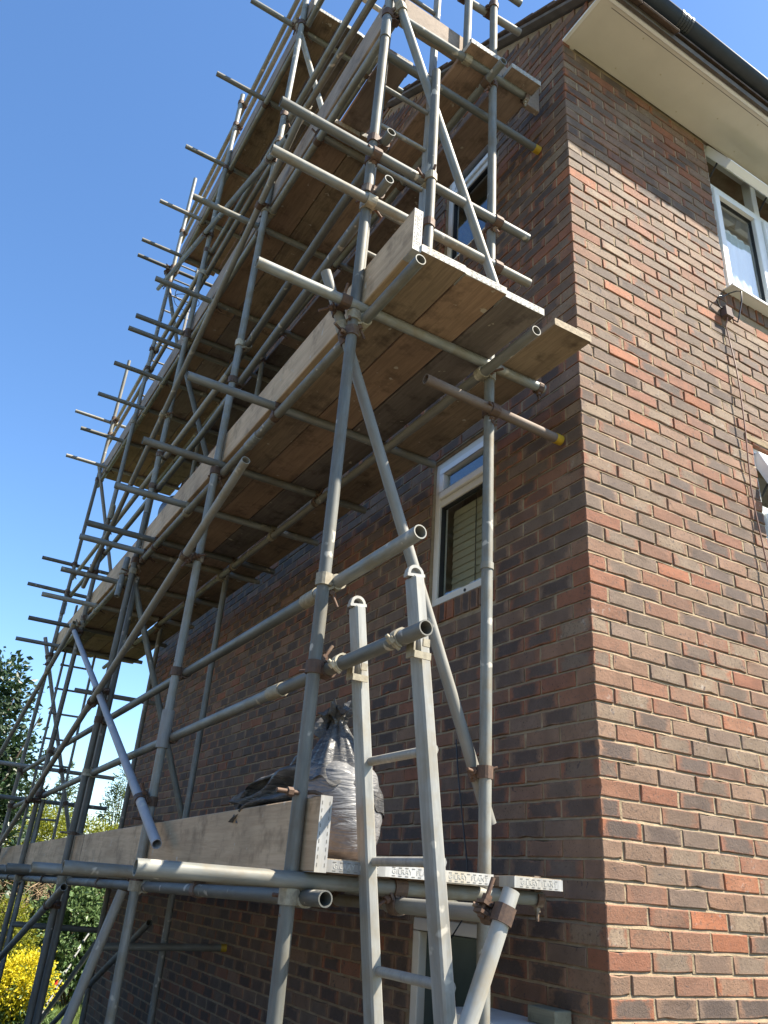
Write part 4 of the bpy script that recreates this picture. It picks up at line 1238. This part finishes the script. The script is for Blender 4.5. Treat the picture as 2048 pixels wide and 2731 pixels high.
def f_cover(t, v):
    # tent of polythene gathered at a tied neck, hem higher on the side towards the street
    toward = .5 + .5 * math.cos(t - R(232))
    hem = .13 + .155 * toward ** 1.5 + .018 * math.sin(5 * t + ph[0]) + .010 * math.sin(11 * t + ph[1])
    z = hem + (.535 - hem) * v
    zz = max(0.0, min(1.0, (z - .25) / .27))
    r = .192 * (1 - .84 * zz ** 1.05) + .012 * (1 - v)
    am = .05 + .22 * zz
    tri = lambda a: 2 / math.pi * math.asin(math.sin(a))
    r *= 1 + am * .45 * tri(7 * t + ph[2] + 1.2 * v) + am * .28 * tri(13 * t + ph[3] - 2 * v) + .03 * tri(3 * t + ph[4])
    if v > .93: r *= 1 + (v - .93) * 9
    return (r * math.cos(t) * .83 - .02 * v, r * math.sin(t) * .82 + .02 * v, z * .96 + .012 * v * tri(5 * t + ph[5]))
cm = blob('cover', None, f_cover, 168, 40)
del cm.f[-2]; del cm.mi[-2]; del cm.sm[-2]
ob('polythene_cover', cm.mesh('polythene_cover', M['black_poly']), SK)
def f_flap(t, v):
    tri = lambda a: 2 / math.pi * math.asin(math.sin(a))
    r = .014 + .046 * v * (1 + .65 * tri(5 * t + 1 + v) + .4 * tri(9 * t + 2) + .2 * tri(17 * t))
    return (-.02 + r * math.cos(t) - .02 * v, .02 + r * math.sin(t), .505 + .06 * v + .03 * v * tri(3 * t + 2) - .03 * v * tri(7 * t) - .05 * v * v * (1 - math.cos(t + 1)))
ob('gathered_neck', blob('neck', None, f_flap, 60, 8).mesh('gathered_neck', M['black_poly']), SK)
def f_tail(t, v):
    x = -.06 - .17 * v; 
    s = (1 - .55 * v) * (1 + .22 * math.sin(5 * t + 6 * v) + .1 * math.sin(11 * t))
    return (x + .03 * math.sin(7 * t) + .02 * math.sin(3 * t + 9 * v), .12 + .26 * v + .09 * s * math.cos(t), .27 - .10 * v * v + .10 * s * math.sin(t))
ob('polythene_tail', blob('tail', None, f_tail, 40, 14).mesh('polythene_tail', M['black_poly']), SK)

BB = thing('black_bag', 'crumpled black refuse bag behind the toe board of the second lift', 'bag', (-1.0, 3.75, L2(3.75) + .112))
def f_bag(t, v):
    r = .20 * math.sin(math.pi * (.12 + .80 * v)) ** .6 * (1 + .12 * math.sin(5 * t + 4 * v) + .07 * math.sin(11 * t + 3))
    return (r * math.cos(t) * .75, r * math.sin(t) * 1.5, .42 * v + .02 * math.sin(4 * t))
ob('bag_body', blob('bag', None, f_bag, 48, 16).mesh('bag_body', M['black_poly']), BB)
mb = MB(); mb.path([(-.12, -.2, .30), (-.14, -.25, .2), (-.10, -.3, .1), (-.13, -.27, .05), (-.08, -.33, .0)], .004, 5); ob('tie_string', mb.mesh('tie_string', M['band']), BB)

mb = MB(); mb.path([(-.62, 7.4, 4.70), (-.62, 7.4, 4.0), (-.63, 7.41, 3.2), (-.62, 7.42, 2.6), (-.63, 7.42, 2.42)], .007, 6)
tag(ob('rope', mb.mesh('rope', M['rope'])), 'blue rope hanging straight down at the far end of the scaffold', 'rope')
mb = MB()
mb.path([(-.92 + .17 * math.cos(t * .35) + .01 * math.sin(t), 6.0 + .13 * math.sin(t * .35), 8.96 + .006 * t) for t in range(0, 36)], .005, 5)
tag(ob('wire_coil', mb.mesh('wire_coil', M['cable_black'])), 'loose coil of dark wire hooked on the scaffold at the third lift far end', 'wire')

# ------------------------------------------------------------------ garden
def leaves(name, parent, blobs, n, size, mat, seed, aspect=1.8, shell=.55, droop=.2):
    rg = random.Random(seed)
    vs, fs, cs = [], [], []
    tot = sum(b[3] for b in blobs)
    for (c, rad, sc_, w) in blobs:
        k = int(n * w / tot)
        clumps = []
        for _ in range(max(4, k // 26)):
            u = Vector((rg.gauss(0, 1), rg.gauss(0, 1), rg.gauss(0, 1))).normalized()
            q = shell + (1 - shell) * rg.random() ** .6
            clumps.append((Vector(c) + Vector((u.x * rad[0], u.y * rad[1], u.z * rad[2])) * q, u, rg.random()))
        for i in range(k):
            cc, u, tone = clumps[rg.randrange(len(clumps))]
            sp = .20 * min(rad)
            p = cc + Vector((rg.gauss(0, sp), rg.gauss(0, sp), rg.gauss(0, sp * .9)))
            d = (u + Vector((rg.gauss(0, .7), rg.gauss(0, .7), rg.gauss(0, .7) - droop))).normalized()
            a = d.orthogonal().normalized(); a = (Matrix.Rotation(rg.uniform(0, 6.28), 3, d) @ a)
            s = size * sc_ * rg.uniform(.6, 1.35); w2 = s / aspect / 2
            nn = d.cross(a) * (s * .12)
            b = len(vs)
            vs += [p, p + d * s * .5 + a * w2 + nn, p + d * s, p + d * s * .5 - a * w2 + nn]
            fs += [(b, b + 1, b + 2), (b, b + 2, b + 3)]
            t_ = min(1, max(0, tone * .6 + rg.random() * .5))
            cs += [t_] * 4
    m = bpy.data.meshes.new(name); m.from_pydata([tuple(v) for v in vs], [], fs)
    at = m.attributes.new('rnd', 'FLOAT', 'POINT'); at.data.foreach_set('value', cs)
    m.materials.append(mat); m.update()
    return ob(name, m, parent)

def tree(name, label, cat, base, h, blobs, n, size, mat, seed, trunk=.10, group=None, aspect=1.8, limbs=5, shell=.5):
    t = thing(name, label, cat, base, group); b = Vector(base)
    rg = random.Random(seed + 5)
    mb = MB()
    mb.path([(0, 0, -.05), (.03 * h * rg.uniform(-1, 1), .03 * h * rg.uniform(-1, 1), h * .4), (.04 * h * rg.uniform(-1, 1), .04 * h * rg.uniform(-1, 1), h * .85)], [trunk, trunk * .7, trunk * .2], 8)
    for i in range(limbs):
        c = blobs[rg.randrange(len(blobs))]
        e = Vector(c[0]) - b + Vector((rg.uniform(-1, 1) * c[1][0], rg.uniform(-1, 1) * c[1][1], rg.uniform(-.3, .8) * c[1][2]))
        z0_ = h * rg.uniform(.15, .6)
        mb.path([(0, 0, z0_), e * .5 + Vector((0, 0, z0_ * .3)), e], [trunk * .5, trunk * .3, trunk * .08], 6)
    ob('trunk', mb.mesh('trunk', M['bark']), t)
    c = leaves('crown', t, [(tuple(Vector(q[0]) - b), q[1], q[2], q[3]) for q in blobs], n, size, mat, seed, aspect, shell)
    return t
# dark leafy tree at the left edge
tree('leafy_tree', 'dark glossy leaved tree at the left edge behind the scaffold', 'tree', (-1.7, 12.2, 0), 5.2,
     [((-1.6, 12.2, 3.9), (.85, .8, 1.5), 1, 3), ((-1.3, 12.0, 2.6), (.75, .7, 1.1), 1, 2), ((-1.2, 12.1, 3.35), (.55, .5, .75), 1, 1.3), ((-2.1, 12.4, 2.4), (.9, .9, 1.2), 1, 1.6), ((-1.5, 12.2, 4.85), (.45, .45, .65), 1, .8)], 15000, .11, M['leaf_dark'], 3, .11, limbs=9, shell=.3)
# golden conifers behind the hedge
tree('conifer_tree', 'golden yellow conifer directly behind the scaffold feet', 'tree', (.15, 15.8, 0), 3.4, [((.15, 15.8, 2.7), (.75, .6, .75), 1, 2), ((-.35, 15.9, 2.55), (.6, .5, .55), 1, 1), ((.7, 15.9, 2.85), (.55, .5, .5), 1, 1)], 6500, .075, M['leaf_gold'], 21, .09, 'conifers at the end of the garden', 2.4)
tree('conifer_tree', 'yellow green conifer nearest the brick corner of the gable', 'tree', (1.35, 16.2, 0), 3.3, [((1.3, 16.2, 2.75), (.65, .6, .5), 1, 2), ((1.85, 16.3, 2.7), (.5, .5, .42), 1, 1)], 5000, .075, M['leaf_gold'], 22, .09, 'conifers at the end of the garden', 2.4)
tree('conifer_tree', 'spindly dark green conifer leader poking above the golden conifers', 'tree', (.75, 17.2, 0), 4.3, [((.75, 17.2, 3.1), (.4, .4, 1.0), 1, 2), ((.75, 17.2, 4.0), (.13, .13, .45), .8, .4)], 2600, .08, M['leaf_conifer'], 23, .07, 'conifers at the end of the garden', 2.6)
tree('conifer_tree', 'small dark conifer with thin twigs seen against sky beside the gable', 'tree', (2.1, 17.4, 0), 4.5, [((2.05, 17.4, 3.2), (.35, .35, 1.0), 1, 2), ((2.05, 17.4, 4.1), (.25, .25, .5), .8, .7)], 2400, .08, M['leaf_conifer'], 24, .07, 'conifers at the end of the garden', 2.6)
tree('conifer_tree', 'tall thin conifer with sparse tips between the scaffold standards', 'tree', (.2, 17.6, 0), 4.6, [((.2, 17.6, 3.3), (.3, .3, 1.1), 1, 2), ((.2, 17.6, 4.2), (.12, .12, .5), .8, .5)], 1800, .08, M['leaf_conifer'], 25, .06, 'conifers at the end of the garden', 2.6)
# dead twiggy skirt under the conifers
rg = random.Random(31)
for k_, (cx, cy, lab) in enumerate(((.0, 15.5, 'tangle of dry brown twigs under the golden conifer'), (1.2, 15.8, 'dry brown twiggy undergrowth beside the gable corner'))):
    mb = MB()
    for i in range(230):
        p = Vector((cx + rg.uniform(-.75, .75), cy + rg.uniform(-.4, .4), rg.uniform(1.4, 2.3)))
        d_ = Vector((rg.gauss(0, 1), rg.gauss(0, 1), rg.gauss(.2, .7))).normalized() * rg.uniform(.25, .6)
        mb.path([p, p + d_ * .5 + Vector((rg.gauss(0, .03), 0, rg.gauss(0, .03))), p + d_], [.010, .007, .003], 4)
    mb.path([(cx, cy, 0), (cx + .05, cy, 1.2), (cx, cy + .1, 2.2)], [.06, .05, .02], 6)
    tag(ob('dry_bush', mb.mesh('dry_bush', M['twig'])), lab, 'bush')
def shrub(name, label, cat, base, blobs, n, size, mat, seed, aspect=1.8, shell=.45):
    t = thing(name, label, cat, base); b = Vector(base); rg2 = random.Random(seed)
    mb = MB()
    for i in range(14):
        c = blobs[rg2.randrange(len(blobs))]
        e = Vector(c[0]) - b + Vector((rg2.uniform(-.8, .8) * c[1][0], rg2.uniform(-.8, .8) * c[1][1], rg2.uniform(-.2, .7) * c[1][2]))
        mb.path([(rg2.uniform(-.08, .08), rg2.uniform(-.08, .08), -.03), e * .5 + Vector((rg2.gauss(0, .05), rg2.gauss(0, .05), .06)), e], [.022, .015, .006], 5)
    ob('stems', mb.mesh('stems', M['bark']), t)
    leaves('foliage', t, [(tuple(Vector(q[0]) - b), q[1], q[2], q[3]) for q in blobs], n, size, mat, seed, aspect, shell)
    return t
shrub('laurel_shrub', 'large glossy green laurel shrub seen beneath the lowest platform', 'shrub', (1.35, 14.9, 0),
      [((1.2, 14.9, 1.25), (.75, .6, .85), 1, 3), ((1.75, 14.9, .8), (.55, .5, .7), 1, 1.6), ((.75, 15.1, 1.0), (.5, .5, .8), 1, 1.4), ((1.5, 15.0, 1.75), (.6, .5, .5), 1, 1.4)], 11000, .105, M['leaf_laurel'], 41, 2.0)
shrub('laurel_shrub', 'dark green shrub filling the gap behind the yellow bush', 'shrub', (.5, 15.9, 0),
      [((.3, 15.9, 1.0), (.9, .5, .95), 1, 2), ((2.4, 15.9, 1.0), (.8, .5, 1.1), 1, 2), ((-.8, 15.9, 1.1), (.8, .5, 1.1), 1, 1.5)], 6500, .09, M['leaf_conifer'], 42, 2.0)
shrub('golden_shrub', 'feathery yellow green conifer shrub left of the laurel', 'shrub', (.0, 14.6, 0),
      [((-.05, 14.6, 1.15), (.42, .4, .62), 1, 2), ((.18, 14.5, .85), (.35, .35, .45), 1, 1)], 6000, .055, M['leaf_gold'], 43, 2.6)
YB = shrub('flowering_bush', 'round bush covered in bright yellow blossom at bottom left', 'bush', (.18, 12.9, 0),
      [((.15, 12.9, .62), (.42, .38, .40), 1, 2), ((-.15, 12.9, .55), (.42, .38, .36), 1, 1), ((.36, 12.9, .50), (.26, .30, .30), 1, .8)], 9000, .045, M['leaf_yellow'], 44, 1.3, .7)
leaves('green_leaves', YB, [((0, 0, .5), (.42, .38, .36), 1, 2), ((.05, 0, .15), (.45, .40, .18), 1.4, 1.2)], 2600, .08, M['leaf_laurel'], 45, 3.2, .4)
FN = thing('fence', 'dark creosoted closeboard fence along the driveway', 'fence', (-3.7, 0, 0))  # made-up screen out of view, dims the space under the lowest lift
bd = MB(); bd.box((-.009, 0, .05), (.009, .122, 2.05)); bdm = bd.mesh('board', M['added_creosote'])  # board of the added fence, out of view
ps = MB(); ps.box((.012, -.05, 0), (.11, .05, 2.1)); psm = ps.mesh('post', M['added_creosote'])  # post of the added fence, out of view
for k_ in range(110): ob('board', bdm, FN, (random.uniform(-.004, .004), -1.2 + k_ * .125, random.uniform(-.01, .01)))
for k_ in range(7): ob('post', psm, FN, (0, -1.2 + k_ * 2.25, 0))
NB = thing('added_neighbour_house', 'two storey pale brick neighbouring house across the driveway', 'house', (-13.5, 3.0, 0))  # added out of view so its sunlit wall bounces warm light back
mb = MB(); mb.box((-7, -6, 0), (0, 8, 5.2)); ob('wall', mb.mesh('wall', M['added_pale_brick']), NB)  # wall of the added house, out of view
mb = MB()
mb.add([(-7.4, -6.4, 5.201), (.4, -6.4, 5.201), (.4, 8.4, 5.201), (-7.4, 8.4, 5.201), (-3.5, -3.2, 7.6), (-3.5, 5.2, 7.6)], [(3, 2, 1, 0), (0, 1, 4), (1, 2, 5, 4), (2, 3, 5), (3, 0, 4, 5)])
ob('roof', mb.mesh('roof', M['tile']), NB)  # roof of the added house, out of view
for y_ in (-4.2, -.6, 3.4):
    for z_ in (.9, 3.4):
        mb = MB(); frame_ring(mb, 'G', y_, y_ + 1.5, z_, z_ + 1.25, .07, .002, .05); w_ = ob('window', mb.mesh('window', M['upvc']), NB)  # windows of the added house, out of view
        mb = MB(); mb.box((.003, y_ + .07, z_ + .07), (.02, y_ + 1.43, z_ + 1.18)); ob('pane', mb.mesh('pane', M['green_door']), w_)
# rough grass
rg = random.Random(51); vs, fs, cs = [], [], []
for i in range(26000):
    x, y = rg.uniform(-1.6, 3.2), 10.2 + 5.2 * rg.random()
    edge = max(0, 1 - abs(y - 14.0) / .9) * .5
    h_ = rg.uniform(.03, .09) + edge * rg.uniform(0, .30); a = rg.uniform(0, 6.28); w_ = rg.uniform(.003, .006)
    dx, dy = math.cos(a), math.sin(a); b = len(vs); l_ = rg.uniform(.1, .6) * h_
    vs += [(x - dy * w_, y + dx * w_, 0), (x + dy * w_, y - dx * w_, 0), (x + dx * l_, y + dy * l_, h_)]
    fs.append((b, b + 1, b + 2)); cs += [rg.random()] * 3
m = bpy.data.meshes.new('grass'); m.from_pydata(vs, [], fs)
at = m.attributes.new('rnd', 'FLOAT', 'POINT'); at.data.foreach_set('value', cs); m.materials.append(M['leaf_grass'])
tag(ob('grass', m), 'rough sunlit grass below the shrubs', 'grass', kind='stuff')
